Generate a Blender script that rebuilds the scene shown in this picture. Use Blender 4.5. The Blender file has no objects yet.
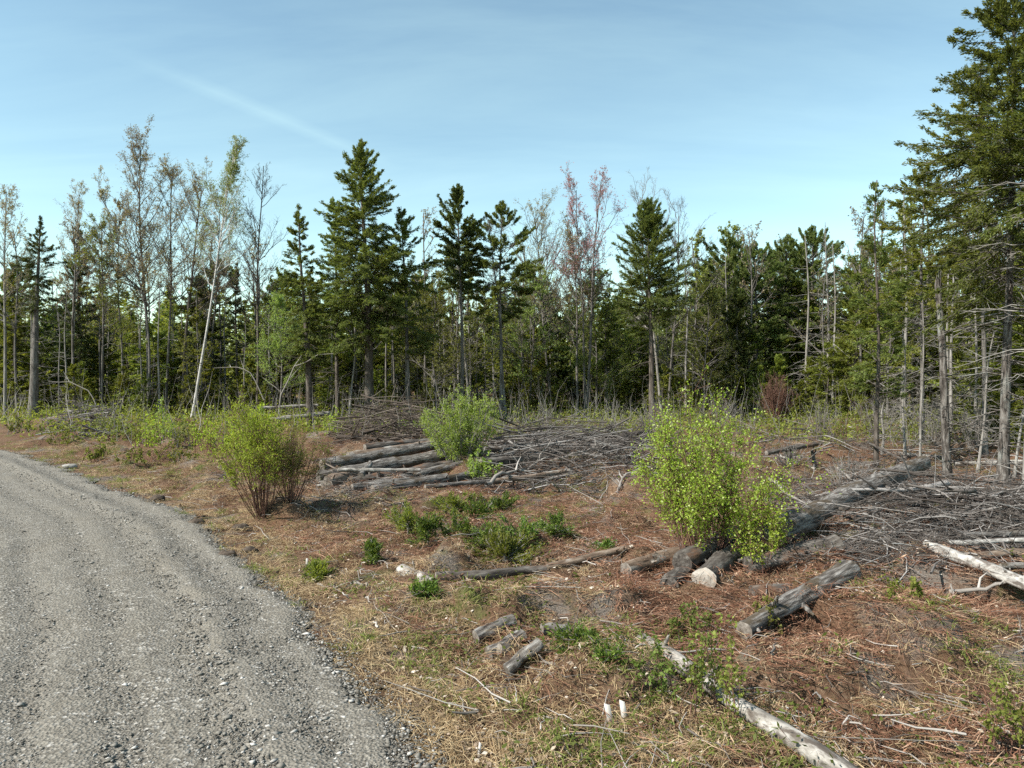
import bpy, math
import numpy as np

# ------------------------------------------------------------------ basics
SC = bpy.context.scene
COL = SC.collection
F, HC, HZ = 710.0, 2.6, 372.0
PITCH = math.atan((384 - HZ) / F)
CP, SP = math.cos(PITCH), math.sin(PITCH)
SUN_EL, SUN_AZ = math.radians(44), math.radians(-118)     # azimuth measured from +Y towards +X


def R(seed):
    return np.random.default_rng(seed)


def ray(px, py):
    u = (px - 512) / F
    v = (384 - py) / F
    return np.array([u, CP + v * SP, -SP + v * CP])


def at(px, py, z=0.0):
    d = ray(px, py)
    t = (z - HC) / d[2]
    return d[0] * t, d[1] * t


def pt(px, py, Y):
    d = ray(px, py)
    t = Y / d[1]
    return d[0] * t, HC + d[2] * t


def norm(a):
    return a / np.maximum(np.linalg.norm(a, axis=-1, keepdims=True), 1e-9)


# ------------------------------------------------------------------ noise and terrain
def _hash(i, j, s):
    n = (i * 374761393 + j * 668265263 + s * 974634777) & 0x7FFFFFFF
    n = ((n ^ (n >> 13)) * 1274126177) & 0x7FFFFFFF
    return ((n ^ (n >> 16)) & 0xFFFF) / 65535.0


def vnoise(x, y, s=0):
    x = np.asarray(x, float); y = np.asarray(y, float)
    xi = np.floor(x).astype(np.int64); yi = np.floor(y).astype(np.int64)
    fx = x - xi; fy = y - yi
    fx = fx * fx * (3 - 2 * fx); fy = fy * fy * (3 - 2 * fy)
    a = _hash(xi, yi, s); b = _hash(xi + 1, yi, s); c = _hash(xi, yi + 1, s); d = _hash(xi + 1, yi + 1, s)
    return (a * (1 - fx) + b * fx) * (1 - fy) + (c * (1 - fx) + d * fx) * fy


def fbm(x, y, s=0, o=3):
    v = 0; a = 0.5
    for k in range(o):
        v = v + a * vnoise(x * 2 ** k, y * 2 ** k, s + k); a *= 0.5
    return v / (1 - 0.5 ** o)


def sstep(a, b, x):
    t = np.clip((np.asarray(x, float) - a) / (b - a), 0, 1)
    return t * t * (3 - 2 * t)


EDGE_PX = [(424, 768), (406, 748), (367, 712), (338, 670), (299, 629), (281, 600), (250, 575), (219, 550), (187, 522),
           (156, 506), (94, 484), (62, 470), (31, 459), (0, 450)]
edge = [(4.5, -40), (3.6, -12), (2.4, -3), (1.4, 0.4), (0.35, 2.9)] + [at(*p) for p in EDGE_PX] + [(-26, 30), (-45, 40), (-90, 52), (-220, 70)]
edge = np.array(edge)


def catmull(P, n=14):
    out = []
    for i in range(len(P) - 1):
        p0 = P[max(i - 1, 0)]; p1 = P[i]; p2 = P[i + 1]; p3 = P[min(i + 2, len(P) - 1)]
        d = np.linalg.norm(p2 - p1)
        m1 = (p2 - p0) / max(np.linalg.norm(p2 - p0), 1e-6) * d; m2 = (p3 - p1) / max(np.linalg.norm(p3 - p1), 1e-6) * d
        for t in np.linspace(0, 1, n, endpoint=False):
            h = (2 * t ** 3 - 3 * t ** 2 + 1, t ** 3 - 2 * t ** 2 + t, -2 * t ** 3 + 3 * t ** 2, t ** 3 - t ** 2)
            out.append(h[0] * p1 + h[1] * m1 + h[2] * p2 + h[3] * m2)
    out.append(P[-1])
    return np.array(out)


EC = catmull(edge)
ET = norm(np.gradient(EC, axis=0))
RW = 6.8


def road_s(x, y):
    """signed distance to the road's right edge: positive on the verge, negative on the road"""
    x = np.asarray(x, float).ravel(); y = np.asarray(y, float).ravel()
    out = np.empty(len(x))
    for a in range(0, len(x), 20000):
        dx = x[a:a + 20000, None] - EC[None, :, 0]; dy = y[a:a + 20000, None] - EC[None, :, 1]
        k = np.argmin(dx * dx + dy * dy, axis=1)
        i = np.arange(len(k))
        c = ET[k, 0] * dy[i, k] - ET[k, 1] * dx[i, k]
        out[a:a + 20000] = np.sqrt(dx[i, k] ** 2 + dy[i, k] ** 2) * np.where(c > 0, -1, 1)
    return out


MOUNDS = [(*at(455, 535), 1.5, .16), (*at(360, 505), 1.6, .14), (*at(725, 575), 1.3, .14), (*at(900, 540), 2.6, .22), (*at(560, 470), 3.2, .25),
          (*at(390, 445), 3.0, .2), (*at(640, 620), 1.2, .08), (*at(950, 640), 1.6, .1), (*at(90, 428), 2.5, .5), (*at(330, 590), 1.0, .08)]


def gz(x, y, s=None):
    sh = np.shape(x)
    x = np.asarray(x, float).ravel(); y = np.asarray(y, float).ravel()
    if s is None:
        s = road_s(x, y)
    out = sstep(0.0, 1.2, s) + sstep(0.3, 1.5, -s - RW)
    z = out * (0.30 * (fbm(x / 4, y / 4, 11) - 0.5) + 0.25 * (fbm(x / 0.9, y / 0.9, 21) - 0.5) + 0.12 * (vnoise(x / .28, y / .28, 5) - .5))
    z = z + 0.07 * np.exp(-((s - 0.22) / 0.2) ** 2) * fbm(x / .35, y / .35, 31) * (s > -.4)
    z = z + out * .25 * sstep(.5, .74, fbm(x / .85, y / .85, 91)) * sstep(.4, 1.6, s) * sstep(60, 30, y)
    for mx, my, mr, mh in MOUNDS:
        z = z + out * mh * np.exp(-((x - mx) ** 2 + (y - my) ** 2) / mr ** 2)
    z = z - 0.05 * (1 - out)
    return z.reshape(sh) if sh else float(z[0])


# ------------------------------------------------------------------ mesh builder
class MB:
    def __init__(self):
        self.V = []; self.Q = []; self.T = []; self.n = 0

    def add(self, V, Q=None, T=None):
        V = np.asarray(V, float).reshape(-1, 3)
        if Q is not None and len(Q): self.Q.append(np.asarray(Q, np.int64).reshape(-1, 4) + self.n)
        if T is not None and len(T): self.T.append(np.asarray(T, np.int64).reshape(-1, 3) + self.n)
        self.V.append(V); self.n += len(V)

    def mesh(self, name, mat, smooth=False):
        me = bpy.data.meshes.new(name)
        V = np.concatenate(self.V) if self.V else np.zeros((0, 3))
        Q = np.concatenate(self.Q) if self.Q else np.zeros((0, 4), np.int64)
        T = np.concatenate(self.T) if self.T else np.zeros((0, 3), np.int64)
        me.vertices.add(len(V)); me.vertices.foreach_set('co', V.astype(np.float32).ravel())
        li = np.concatenate([Q.ravel(), T.ravel()]).astype(np.int32)
        me.loops.add(len(li)); me.loops.foreach_set('vertex_index', li)
        tot = np.concatenate([np.full(len(Q), 4), np.full(len(T), 3)]).astype(np.int32)
        st = np.concatenate([[0], np.cumsum(tot)[:-1]]).astype(np.int32)
        me.polygons.add(len(tot)); me.polygons.foreach_set('loop_start', st); me.polygons.foreach_set('loop_total', tot)
        if smooth: me.polygons.foreach_set('use_smooth', np.ones(len(tot), bool))
        me.update(calc_edges=True); me.validate()
        if mat: me.materials.append(mat)
        return me

    def build(self, name, mat, parent=None, smooth=False):
        o = bpy.data.objects.new(name, self.mesh(name, mat, smooth)); COL.objects.link(o)
        if parent: o.parent = parent
        return o


def tubes(mb, P, Rr, n=5, cap=False):
    """P (N,k,3) polylines, Rr (N,k) radii"""
    P = np.asarray(P, float); Rr = np.asarray(Rr, float)
    if P.ndim == 2: P = P[None]; Rr = Rr[None]
    N, k, _ = P.shape
    if N == 0: return
    T = np.gradient(P, axis=1); T = norm(T)
    md = norm(P[:, -1] - P[:, 0])
    ref = np.where((np.abs(md[:, 2:3]) > 0.8), np.array([[1., 0.1, 0]]), np.array([[0, 0, 1.]]))
    U = norm(np.cross(T, ref[:, None, :])); W = np.cross(T, U)
    a = np.arange(n) / n * 2 * math.pi
    ring = U[:, :, None, :] * np.cos(a)[None, None, :, None] + W[:, :, None, :] * np.sin(a)[None, None, :, None]
    V = P[:, :, None, :] + ring * Rr[:, :, None, None]
    base = (np.arange(N) * k * n)[:, None, None]
    i = (np.arange(k - 1) * n)[None, :, None]; j = np.arange(n)[None, None, :]; j2 = (np.arange(n) + 1) % n
    j2 = j2[None, None, :]
    Q = np.stack([base + i + j, base + i + j2, base + i + n + j2, base + i + n + j], -1)
    Tt = None
    mb.add(V, Q.reshape(-1, 4), Tt)


def leaves(mb, C, D, Nn, L, W):
    C = np.asarray(C, float)
    if len(C) == 0: return
    D = norm(D); S = norm(np.cross(D, Nn))
    L = np.broadcast_to(L, len(C))[:, None]; W = np.broadcast_to(W, len(C))[:, None]
    V = np.stack([C - D * L * .5, C + S * W * .5 - D * L * .08, C + D * L * .5, C - S * W * .5 - D * L * .08], 1)
    mb.add(V, np.arange(len(C) * 4).reshape(-1, 4))


def ribbons(mb, P, W, side):
    """P (N,k,3), W (N,k), side (N,3)"""
    N, k, _ = P.shape
    V = np.stack([P + side[:, None] * W[..., None] * .5, P - side[:, None] * W[..., None] * .5], 2)
    b = (np.arange(N) * k * 2)[:, None]; i = (np.arange(k - 1) * 2)[None]
    Q = np.stack([b + i, b + i + 1, b + i + 3, b + i + 2], -1)
    mb.add(V, Q.reshape(-1, 4))


# ------------------------------------------------------------------ objects
def tag(o, label=None, cat=None, group=None, kind=None):
    if label: o['label'] = label
    if cat: o['category'] = cat
    if group: o['group'] = group
    if kind: o['kind'] = kind
    return o


def thing(name, label, cat, loc, group=None, rz=0.0):
    o = bpy.data.objects.new(name, None); COL.objects.link(o)
    o.empty_display_size = .2; o.location = loc; o.rotation_euler = (0, 0, rz)
    return tag(o, label, cat, group)


KIDS = {}


def dup(root, loc, rz, sc, label=None, group=None):
    r = root.copy(); COL.objects.link(r); r.location = loc; r.rotation_euler = (0, 0, rz); r.scale = (sc, sc, sc) if np.isscalar(sc) else sc
    if label: r['label'] = label
    if group: r['group'] = group
    for ch in KIDS[root.name]:
        c = ch.copy(); COL.objects.link(c); c.parent = r
    return r


# ------------------------------------------------------------------ materials
def nodes(name):
    m = bpy.data.materials.new(name); m.use_nodes = True
    nt = m.node_tree; nt.nodes.clear()
    out = nt.nodes.new('ShaderNodeOutputMaterial')
    return m, nt, out


def nd(nt, t, **kw):
    n = nt.nodes.new(t)
    for k, v in kw.items():
        if k.startswith('_'): setattr(n, k[1:], v)
        else:
            key = int(k[1:]) if k[0] == 'i' and k[1:].isdigit() else k.replace('__', ' ')
            n.inputs[key].default_value = v
    return n


def ramp(nt, fac, stops):
    r = nt.nodes.new('ShaderNodeValToRGB')
    while len(r.color_ramp.elements) < len(stops): r.color_ramp.elements.new(0.5)
    for e, (p, c) in zip(r.color_ramp.elements, stops):
        e.position = p; e.color = (*c, 1) if len(c) == 3 else c
    nt.links.new(fac, r.inputs[0])
    return r.outputs[0]


def mixc(nt, fac, a, b, mode='MIX'):
    m = nt.nodes.new('ShaderNodeMix'); m.data_type = 'RGBA'; m.blend_type = mode
    for s, v in ((m.inputs[0], fac), (m.inputs[6], a), (m.inputs[7], b)):
        if isinstance(v, (int, float)): s.default_value = v
        elif isinstance(v, tuple): s.default_value = (*v, 1)
        else: nt.links.new(v, s)
    return m.outputs[2]


def foliage(name, stops, transl=0.35, tcol=None, rough=.55, objvar=.25, gain=1.0):
    stops = [(p, tuple(min(.9, v * gain) for v in c)) for p, c in stops]
    m, nt, out = nodes(name)
    g = nt.nodes.new('ShaderNodeNewGeometry'); oi = nt.nodes.new('ShaderNodeObjectInfo')
    c = ramp(nt, g.outputs['Random Per Island'], stops)
    hs = nt.nodes.new('ShaderNodeHueSaturation')
    mr = nd(nt, 'ShaderNodeMapRange', i3=1 - objvar, i4=1 + objvar); nt.links.new(oi.outputs['Random'], mr.inputs[0])
    mh = nd(nt, 'ShaderNodeMapRange', i3=.485, i4=.515); nt.links.new(oi.outputs['Random'], mh.inputs[0])
    nt.links.new(mr.outputs[0], hs.inputs['Value']); nt.links.new(mh.outputs[0], hs.inputs['Hue']); nt.links.new(c, hs.inputs['Color'])
    p = nd(nt, 'ShaderNodeBsdfPrincipled', Roughness=rough); p.inputs['Specular IOR Level'].default_value = .12
    nt.links.new(hs.outputs[0], p.inputs['Base Color'])
    t = nt.nodes.new('ShaderNodeBsdfTranslucent')
    tc = mixc(nt, 1.0, hs.outputs[0], tcol or (1.25, 1.2, .6), 'MULTIPLY')
    nt.links.new(tc, t.inputs[0])
    mx = nd(nt, 'ShaderNodeMixShader', i0=transl)
    nt.links.new(p.outputs[0], mx.inputs[1]); nt.links.new(t.outputs[0], mx.inputs[2]); nt.links.new(mx.outputs[0], out.inputs[0])
    return m


def islandmat(name, stops, rough=.85, transl=0.0, objvar=.0):
    if transl or objvar: return foliage(name, stops, transl, (1.1, 1.0, .85), rough, objvar)
    m, nt, out = nodes(name)
    g = nt.nodes.new('ShaderNodeNewGeometry')
    c = ramp(nt, g.outputs['Random Per Island'], stops)
    p = nd(nt, 'ShaderNodeBsdfPrincipled', Roughness=rough); p.inputs['Specular IOR Level'].default_value = .2
    nt.links.new(c, p.inputs['Base Color']); nt.links.new(p.outputs[0], out.inputs[0])
    return m


def bark(name, stops, scale=(9, 9, 2.0), detail=5, bump=.5, patch=None, patchscale=(3, 3, 3), patchrange=(.55, .62), island=False, bdist=.02):
    m, nt, out = nodes(name)
    tc = nt.nodes.new('ShaderNodeTexCoord'); mp = nd(nt, 'ShaderNodeMapping', Scale=scale)
    oi = nt.nodes.new('ShaderNodeObjectInfo')
    ad = nt.nodes.new('ShaderNodeVectorMath'); ad.operation = 'ADD'
    sc_ = nt.nodes.new('ShaderNodeVectorMath'); sc_.operation = 'SCALE'; sc_.inputs['Scale'].default_value = 37
    nt.links.new(oi.outputs['Random'], sc_.inputs[0])
    nt.links.new(tc.outputs['Object'], ad.inputs[0]); nt.links.new(sc_.outputs[0], ad.inputs[1])
    nt.links.new(ad.outputs[0], mp.inputs[0])
    n = nd(nt, 'ShaderNodeTexNoise', Scale=1.0, Detail=detail, Roughness=.65); nt.links.new(mp.outputs[0], n.inputs['Vector'])
    c = ramp(nt, n.outputs[0], stops)
    if patch:
        mp2 = nd(nt, 'ShaderNodeMapping', Scale=patchscale); nt.links.new(ad.outputs[0], mp2.inputs[0])
        n2 = nd(nt, 'ShaderNodeTexNoise', Scale=1.0, Detail=4, Roughness=.6); nt.links.new(mp2.outputs[0], n2.inputs['Vector'])
        f = ramp(nt, n2.outputs[0], [(patchrange[0], (0, 0, 0)), (patchrange[1], (1, 1, 1))])
        c = mixc(nt, f, c, patch)
    if island:
        g = nt.nodes.new('ShaderNodeNewGeometry')
        mr = nd(nt, 'ShaderNodeMapRange', i3=.55, i4=1.35); nt.links.new(g.outputs['Random Per Island'], mr.inputs[0])
        hs = nt.nodes.new('ShaderNodeHueSaturation'); nt.links.new(mr.outputs[0], hs.inputs['Value']); nt.links.new(c, hs.inputs['Color']); c = hs.outputs[0]
    p = nd(nt, 'ShaderNodeBsdfPrincipled', Roughness=.9); p.inputs['Specular IOR Level'].default_value = .2
    b = nd(nt, 'ShaderNodeBump', Strength=bump, Distance=bdist); nt.links.new(n.outputs[0], b.inputs['Height'])
    nt.links.new(b.outputs[0], p.inputs['Normal']); nt.links.new(c, p.inputs['Base Color']); nt.links.new(p.outputs[0], out.inputs[0])
    return m


M = {}
M['hemlock'] = foliage('hemlock_needles', [(0, (.050, .066, .018)), (.5, (.078, .098, .026)), (1, (.118, .136, .038))], .48, gain=1.6)
M['hemlock_y'] = foliage('yellow_hemlock_needles', [(0, (.072, .090, .018)), (.5, (.118, .136, .027)), (1, (.172, .182, .042))], .48, gain=1.6)
M['spruce'] = foliage('spruce_needles', [(0, (.036, .050, .020)), (1, (.076, .092, .032))], .28, gain=1.6)
M['pine'] = foliage('pine_needles', [(0, (.058, .082, .026)), (.6, (.092, .122, .036)), (1, (.134, .158, .052))], .48, gain=1.6)
M['fir'] = foliage('fir_needles', [(0, (.066, .080, .016)), (.6, (.106, .122, .024)), (1, (.15, .162, .036))], .48, gain=1.6)
M['cedar'] = foliage('cedar_sprays', [(0, (.044, .064, .024)), (1, (.082, .104, .036))], .48, gain=1.6)
M['larch'] = foliage('larch_needles', [(0, (.075, .125, .022)), (1, (.12, .18, .035))], .42)
M['birchleaf'] = foliage('birch_leaves', [(0, (.19, .26, .06)), (1, (.30, .36, .11))], .45)
M['mapleleaf'] = foliage('red_maple_leaves', [(0, (.42, .21, .23)), (.6, (.48, .29, .29)), (1, (.42, .33, .26))], .5, (1.2, .95, .9))
M['budleaf'] = foliage('bud_leaves', [(0, (.30, .23, .17)), (.5, (.29, .25, .14)), (1, (.25, .27, .10))], .4, (1.2, 1.0, .7))
M['ygleaf'] = foliage('yellow_green_leaves', [(0, (.13, .155, .03)), (1, (.23, .245, .06))], .45)
M['willow'] = foliage('willow_leaves', [(0, (.22, .32, .030)), (.6, (.31, .41, .05)), (1, (.40, .48, .10))], .45)
M['alder'] = foliage('alder_leaves', [(0, (.21, .33, .05)), (.6, (.30, .43, .085)), (1, (.42, .52, .17))], .45)
M['bushbirch'] = foliage('birch_bush_leaves', [(0, (.16, .215, .024)), (.55, (.26, .325, .04)), (.9, (.35, .42, .08)), (1, (.52, .54, .28))], .45, rough=.38)
M['seedling'] = foliage('seedling_needles', [(0, (.05, .085, .018)), (.6, (.105, .155, .03)), (1, (.20, .25, .05))], .35)
M['herb'] = foliage('herb_leaves', [(0, (.075, .105, .02)), (1, (.16, .20, .05))], .4)
M['greengrass'] = foliage('green_grass_blades', [(0, (.10, .135, .026)), (.6, (.165, .205, .045)), (1, (.27, .28, .10))], .35)
M['drygrass'] = islandmat('dry_grass_blades', [(0, (.19, .13, .065)), (.5, (.34, .25, .135)), (1, (.52, .42, .25))], .8, .2)
M['bracken'] = islandmat('dead_bracken', [(0, (.075, .037, .020)), (.4, (.170, .090, .049)), (.75, (.265, .155, .088)), (1, (.42, .31, .20))], .85, .12)
M['litter'] = islandmat('leaf_litter', [(0, (.10, .065, .042)), (.5, (.22, .16, .11)), (.85, (.36, .30, .23)), (1, (.52, .47, .40))], .8)
M['stick'] = islandmat('grey_sticks', [(0, (.07, .058, .048)), (.5, (.18, .16, .14)), (1, (.36, .33, .30))], .9)
M['slash'] = islandmat('slash_bark', [(0, (.035, .028, .024)), (.5, (.085, .072, .062)), (.8, (.155, .138, .125)), (1, (.34, .32, .30))], .9)
M['slashdark'] = islandmat('dark_slash_bark', [(0, (.040, .030, .024)), (.6, (.09, .07, .055)), (1, (.20, .165, .135))], .9)
M['stone'] = islandmat('gravel_stone', [(0, (.06, .054, .045)), (.5, (.155, .142, .12)), (.85, (.21, .197, .175)), (1, (.46, .44, .41))], .75)
M['clod'] = islandmat('crumbled_soil', [(0, (.025, .019, .014)), (.6, (.065, .05, .037)), (.9, (.13, .105, .08)), (1, (.24, .22, .19))], .95)
M['trunk_dark'] = bark('dark_conifer_bark', [(.3, (.035, .028, .022)), (.5, (.085, .07, .058)), (.7, (.16, .14, .12))])
M['trunk_grey'] = bark('grey_bark', [(.3, (.045, .039, .033)), (.5, (.115, .104, .092)), (.7, (.21, .197, .18))])
M['trunk_pale'] = bark('pale_bark', [(.3, (.10, .09, .077)), (.5, (.20, .185, .166)), (.7, (.31, .293, .27))])
M['trunk_birch'] = bark('birch_bark', [(.3, (.30, .285, .26)), (.7, (.52, .50, .47))], scale=(3, 3, 14), patch=(.07, .06, .055), patchscale=(2, 2, 9), patchrange=(.60, .66), bump=.2)
M['stem_red'] = islandmat('reddish_stems', [(0, (.075, .038, .028)), (1, (.19, .105, .075))], .7)
M['stem_grey'] = islandmat('grey_stems', [(0, (.10, .088, .076)), (1, (.28, .26, .235))], .8)
M['log_grey'] = bark('weathered_log_bark', [(.34, (.025, .021, .018)), (.46, (.095, .084, .074)), (.56, (.18, .165, .15)), (.70, (.31, .295, .27))], scale=(4, 26, 26), bump=1.0, bdist=.035, patch=(.075, .058, .040), patchscale=(2.2, 5, 5), patchrange=(.53, .62))
M['log_dark'] = bark('dark_log_bark', [(.3, (.025, .02, .017)), (.5, (.075, .064, .055)), (.72, (.19, .175, .155))], scale=(4, 18, 18), bump=1.0, patch=(.12, .07, .045), patchscale=(2, 4, 4), patchrange=(.56, .66))
M['log_brown'] = bark('brown_log_bark', [(.3, (.05, .034, .024)), (.5, (.14, .10, .072)), (.72, (.27, .22, .175))], scale=(4, 18, 18), bump=1.0, patch=(.25, .235, .21), patchscale=(2, 4, 4), patchrange=(.55, .63))
M['log_pale'] = bark('pale_birch_log', [(.34, (.085, .073, .062)), (.5, (.24, .22, .195)), (.66, (.40, .378, .345))], scale=(6, 12, 12), bump=.5, patch=(.085, .07, .058), patchscale=(3.5, 9, 9), patchrange=(.52, .6))
M['trunk_near'] = bark('furrowed_hemlock_bark', [(.36, (.022, .018, .015)), (.48, (.075, .064, .055)), (.58, (.15, .135, .12)), (.72, (.25, .235, .215))], scale=(16, 16, 3.2), bump=1.0, bdist=.03, patch=(.20, .20, .18), patchscale=(2.5, 2.5, 1.2), patchrange=(.55, .66))
M['log_white'] = bark('white_birch_log', [(.34, (.13, .118, .104)), (.5, (.31, .292, .268)), (.66, (.46, .44, .41))], scale=(8, 14, 14), bump=.4, patch=(.13, .11, .095), patchscale=(5, 9, 9), patchrange=(.56, .63))
M['cut_pale'] = bark('pale_cut_wood', [(.3, (.17, .145, .12)), (.5, (.32, .285, .245)), (.7, (.45, .41, .36))], scale=(2, 9, 9), bump=.5, patch=(.20, .165, .13), patchscale=(3, 7, 7), patchrange=(.56, .68))
M['cut_grey'] = bark('weathered_cut_wood', [(.3, (.07, .057, .046)), (.5, (.16, .138, .116)), (.7, (.27, .24, .21))], scale=(2, 14, 14), bump=.6, patch=(.10, .075, .055), patchscale=(3, 9, 9), patchrange=(.55, .66))
M['soil'] = bark('dark_soil', [(.3, (.022, .016, .012)), (.5, (.06, .045, .034)), (.7, (.12, .095, .072))], scale=(14, 14, 14), bump=1.0)
M['rock'] = bark('grey_rock', [(.3, (.15, .14, .125)), (.7, (.36, .34, .31))], scale=(9, 9, 9), bump=.5)
M['white'] = bark('bleached_wood', [(.3, (.30, .28, .25)), (.7, (.58, .55, .51))], scale=(9, 9, 3), bump=.3)


def ground_mat():
    m, nt, out = nodes('forest_clearing_ground')
    tc = nt.nodes.new('ShaderNodeTexCoord')
    def nz(s, d=5, r=.6, off=(0, 0, 0), sc=(1, 1, 1)):
        mp = nd(nt, 'ShaderNodeMapping', Location=off, Scale=sc); nt.links.new(tc.outputs['Object'], mp.inputs[0])
        n = nd(nt, 'ShaderNodeTexNoise', Scale=s, Detail=d, Roughness=r); nt.links.new(mp.outputs[0], n.inputs['Vector']); return n.outputs[0]
    fine = nz(26, 8, .75)
    c = ramp(nt, fine, [(.3, (.045, .026, .016)), (.45, (.115, .07, .044)), (.58, (.185, .125, .080)), (.75, (.30, .23, .16))])
    red = ramp(nt, nz(30, 8, .75, (5, 2, 0)), [(.3, (.042, .022, .013)), (.5, (.115, .066, .040)), (.72, (.20, .13, .082))])
    c = mixc(nt, ramp(nt, nz(.55, 4, .6, (3, 1, 0)), [(.42, (0, 0, 0)), (.55, (1, 1, 1))]), c, red)
    grey = ramp(nt, nz(40, 6, .7, (9, 2, 0)), [(.3, (.06, .05, .042)), (.7, (.25, .225, .195))])
    c = mixc(nt, ramp(nt, nz(.8, 4, .6, (13, 7, 0)), [(.54, (0, 0, 0)), (.64, (.8, .8, .8))]), c, grey)
    green = ramp(nt, nz(35, 6, .7, (1, 22, 0)), [(.3, (.035, .045, .012)), (.7, (.12, .15, .045))])
    c = mixc(nt, ramp(nt, nz(1.1, 5, .65, (31, 17, 0)), [(.55, (0, 0, 0)), (.66, (.75, .75, .75))]), c, green)
    dark = ramp(nt, nz(2.6, 5, .7, (4, 41, 0)), [(.58, (0, 0, 0)), (.70, (.8, .8, .8))])
    c = mixc(nt, dark, c, (.035, .025, .018))
    p = nd(nt, 'ShaderNodeBsdfPrincipled', Roughness=.95); p.inputs['Specular IOR Level'].default_value = .1
    b = nd(nt, 'ShaderNodeBump', Strength=.9, Distance=.04); nt.links.new(fine, b.inputs['Height'])
    nt.links.new(c, p.inputs['Base Color']); nt.links.new(b.outputs[0], p.inputs['Normal']); nt.links.new(p.outputs[0], out.inputs[0])
    return m


def road_mat():
    m, nt, out = nodes('packed_gravel')
    tc = nt.nodes.new('ShaderNodeTexCoord')
    uv = tc.outputs['UV']; ob = tc.outputs['Object']
    def nz(s, d=5, r=.6, src=ob, sc=(1, 1, 1)):
        mp = nd(nt, 'ShaderNodeMapping', Scale=sc); nt.links.new(src, mp.inputs[0])
        n = nd(nt, 'ShaderNodeTexNoise', Scale=s, Detail=d, Roughness=r); nt.links.new(mp.outputs[0], n.inputs['Vector']); return n.outputs[0]
    v = nd(nt, 'ShaderNodeTexVoronoi', Scale=38, Randomness=1); nt.links.new(ob, v.inputs['Vector'])
    v2 = nd(nt, 'ShaderNodeTexVoronoi', Scale=85, Randomness=1); nt.links.new(ob, v2.inputs['Vector'])
    sp = nt.nodes.new('ShaderNodeSeparateColor'); nt.links.new(v.outputs['Color'], sp.inputs[0])
    sp2 = nt.nodes.new('ShaderNodeSeparateColor'); nt.links.new(v2.outputs['Color'], sp2.inputs[0])
    c1 = ramp(nt, sp.outputs[0], [(0, (.035, .031, .025)), (.35, (.102, .091, .075)), (.65, (.172, .157, .131)), (.88, (.26, .24, .208)), (1, (.47, .45, .415))])
    c2 = ramp(nt, sp2.outputs[0], [(0, (.068, .06, .048)), (.6, (.145, .13, .106)), (1, (.28, .26, .22))])
    c = mixc(nt, ramp(nt, nz(3, 4, .6), [(.4, (.15, .15, .15)), (.6, (.75, .75, .75))]), c2, c1)
    # wheel tracks: packed paler fines along the road, coarse darker ridges between
    tr = nz(1.0, 3, .55, uv, (1.5, .05, 1))
    f = ramp(nt, tr, [(.38, (0, 0, 0)), (.62, (1, 1, 1))])
    c = mixc(nt, f, c, mixc(nt, .45, c, (.20, .180, .148)))
    br = ramp(nt, nz(.9, 4, .6), [(.5, (0, 0, 0)), (.75, (.55, .55, .55))])
    c = mixc(nt, br, c, mixc(nt, .6, c, (.15, .125, .09)))
    p = nd(nt, 'ShaderNodeBsdfPrincipled', Roughness=.88); p.inputs['Specular IOR Level'].default_value = .25
    b = nd(nt, 'ShaderNodeBump', Strength=.8, Distance=.02)
    nt.links.new(v.outputs['Distance'], b.inputs['Height'])
    b2 = nd(nt, 'ShaderNodeBump', Strength=.5, Distance=.03); nt.links.new(nz(14, 5, .7), b2.inputs['Height']); nt.links.new(b.outputs[0], b2.inputs['Normal'])
    nt.links.new(c, p.inputs['Base Color']); nt.links.new(b2.outputs[0], p.inputs['Normal']); nt.links.new(p.outputs[0], out.inputs[0])
    return m


# ------------------------------------------------------------------ ground and road
def spaced(lo, hi, c, n, k):
    a = math.asinh((lo - c) / k); b = math.asinh((hi - c) / k)
    return c + k * np.sinh(np.linspace(a, b, n))


def build_ground():
    xs = spaced(-600, 600, 0.5, 520, 4.5); ys = spaced(-120, 900, 7.0, 520, 4.5)
    X, Y = np.meshgrid(xs, ys)
    Z = gz(X, Y)
    mb = MB(); n = len(xs); i = np.arange(len(ys) - 1)[:, None] * n; j = np.arange(n - 1)[None]
    mb.add(np.stack([X, Y, Z], -1), np.stack([i + j, i + j + 1, i + n + j + 1, i + n + j], -1).reshape(-1, 4))
    o = mb.build('ground', ground_mat(), smooth=True)
    tag(o, 'uneven brown forest clearing ground with dead bracken and moss', 'ground', kind='structure')


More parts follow.
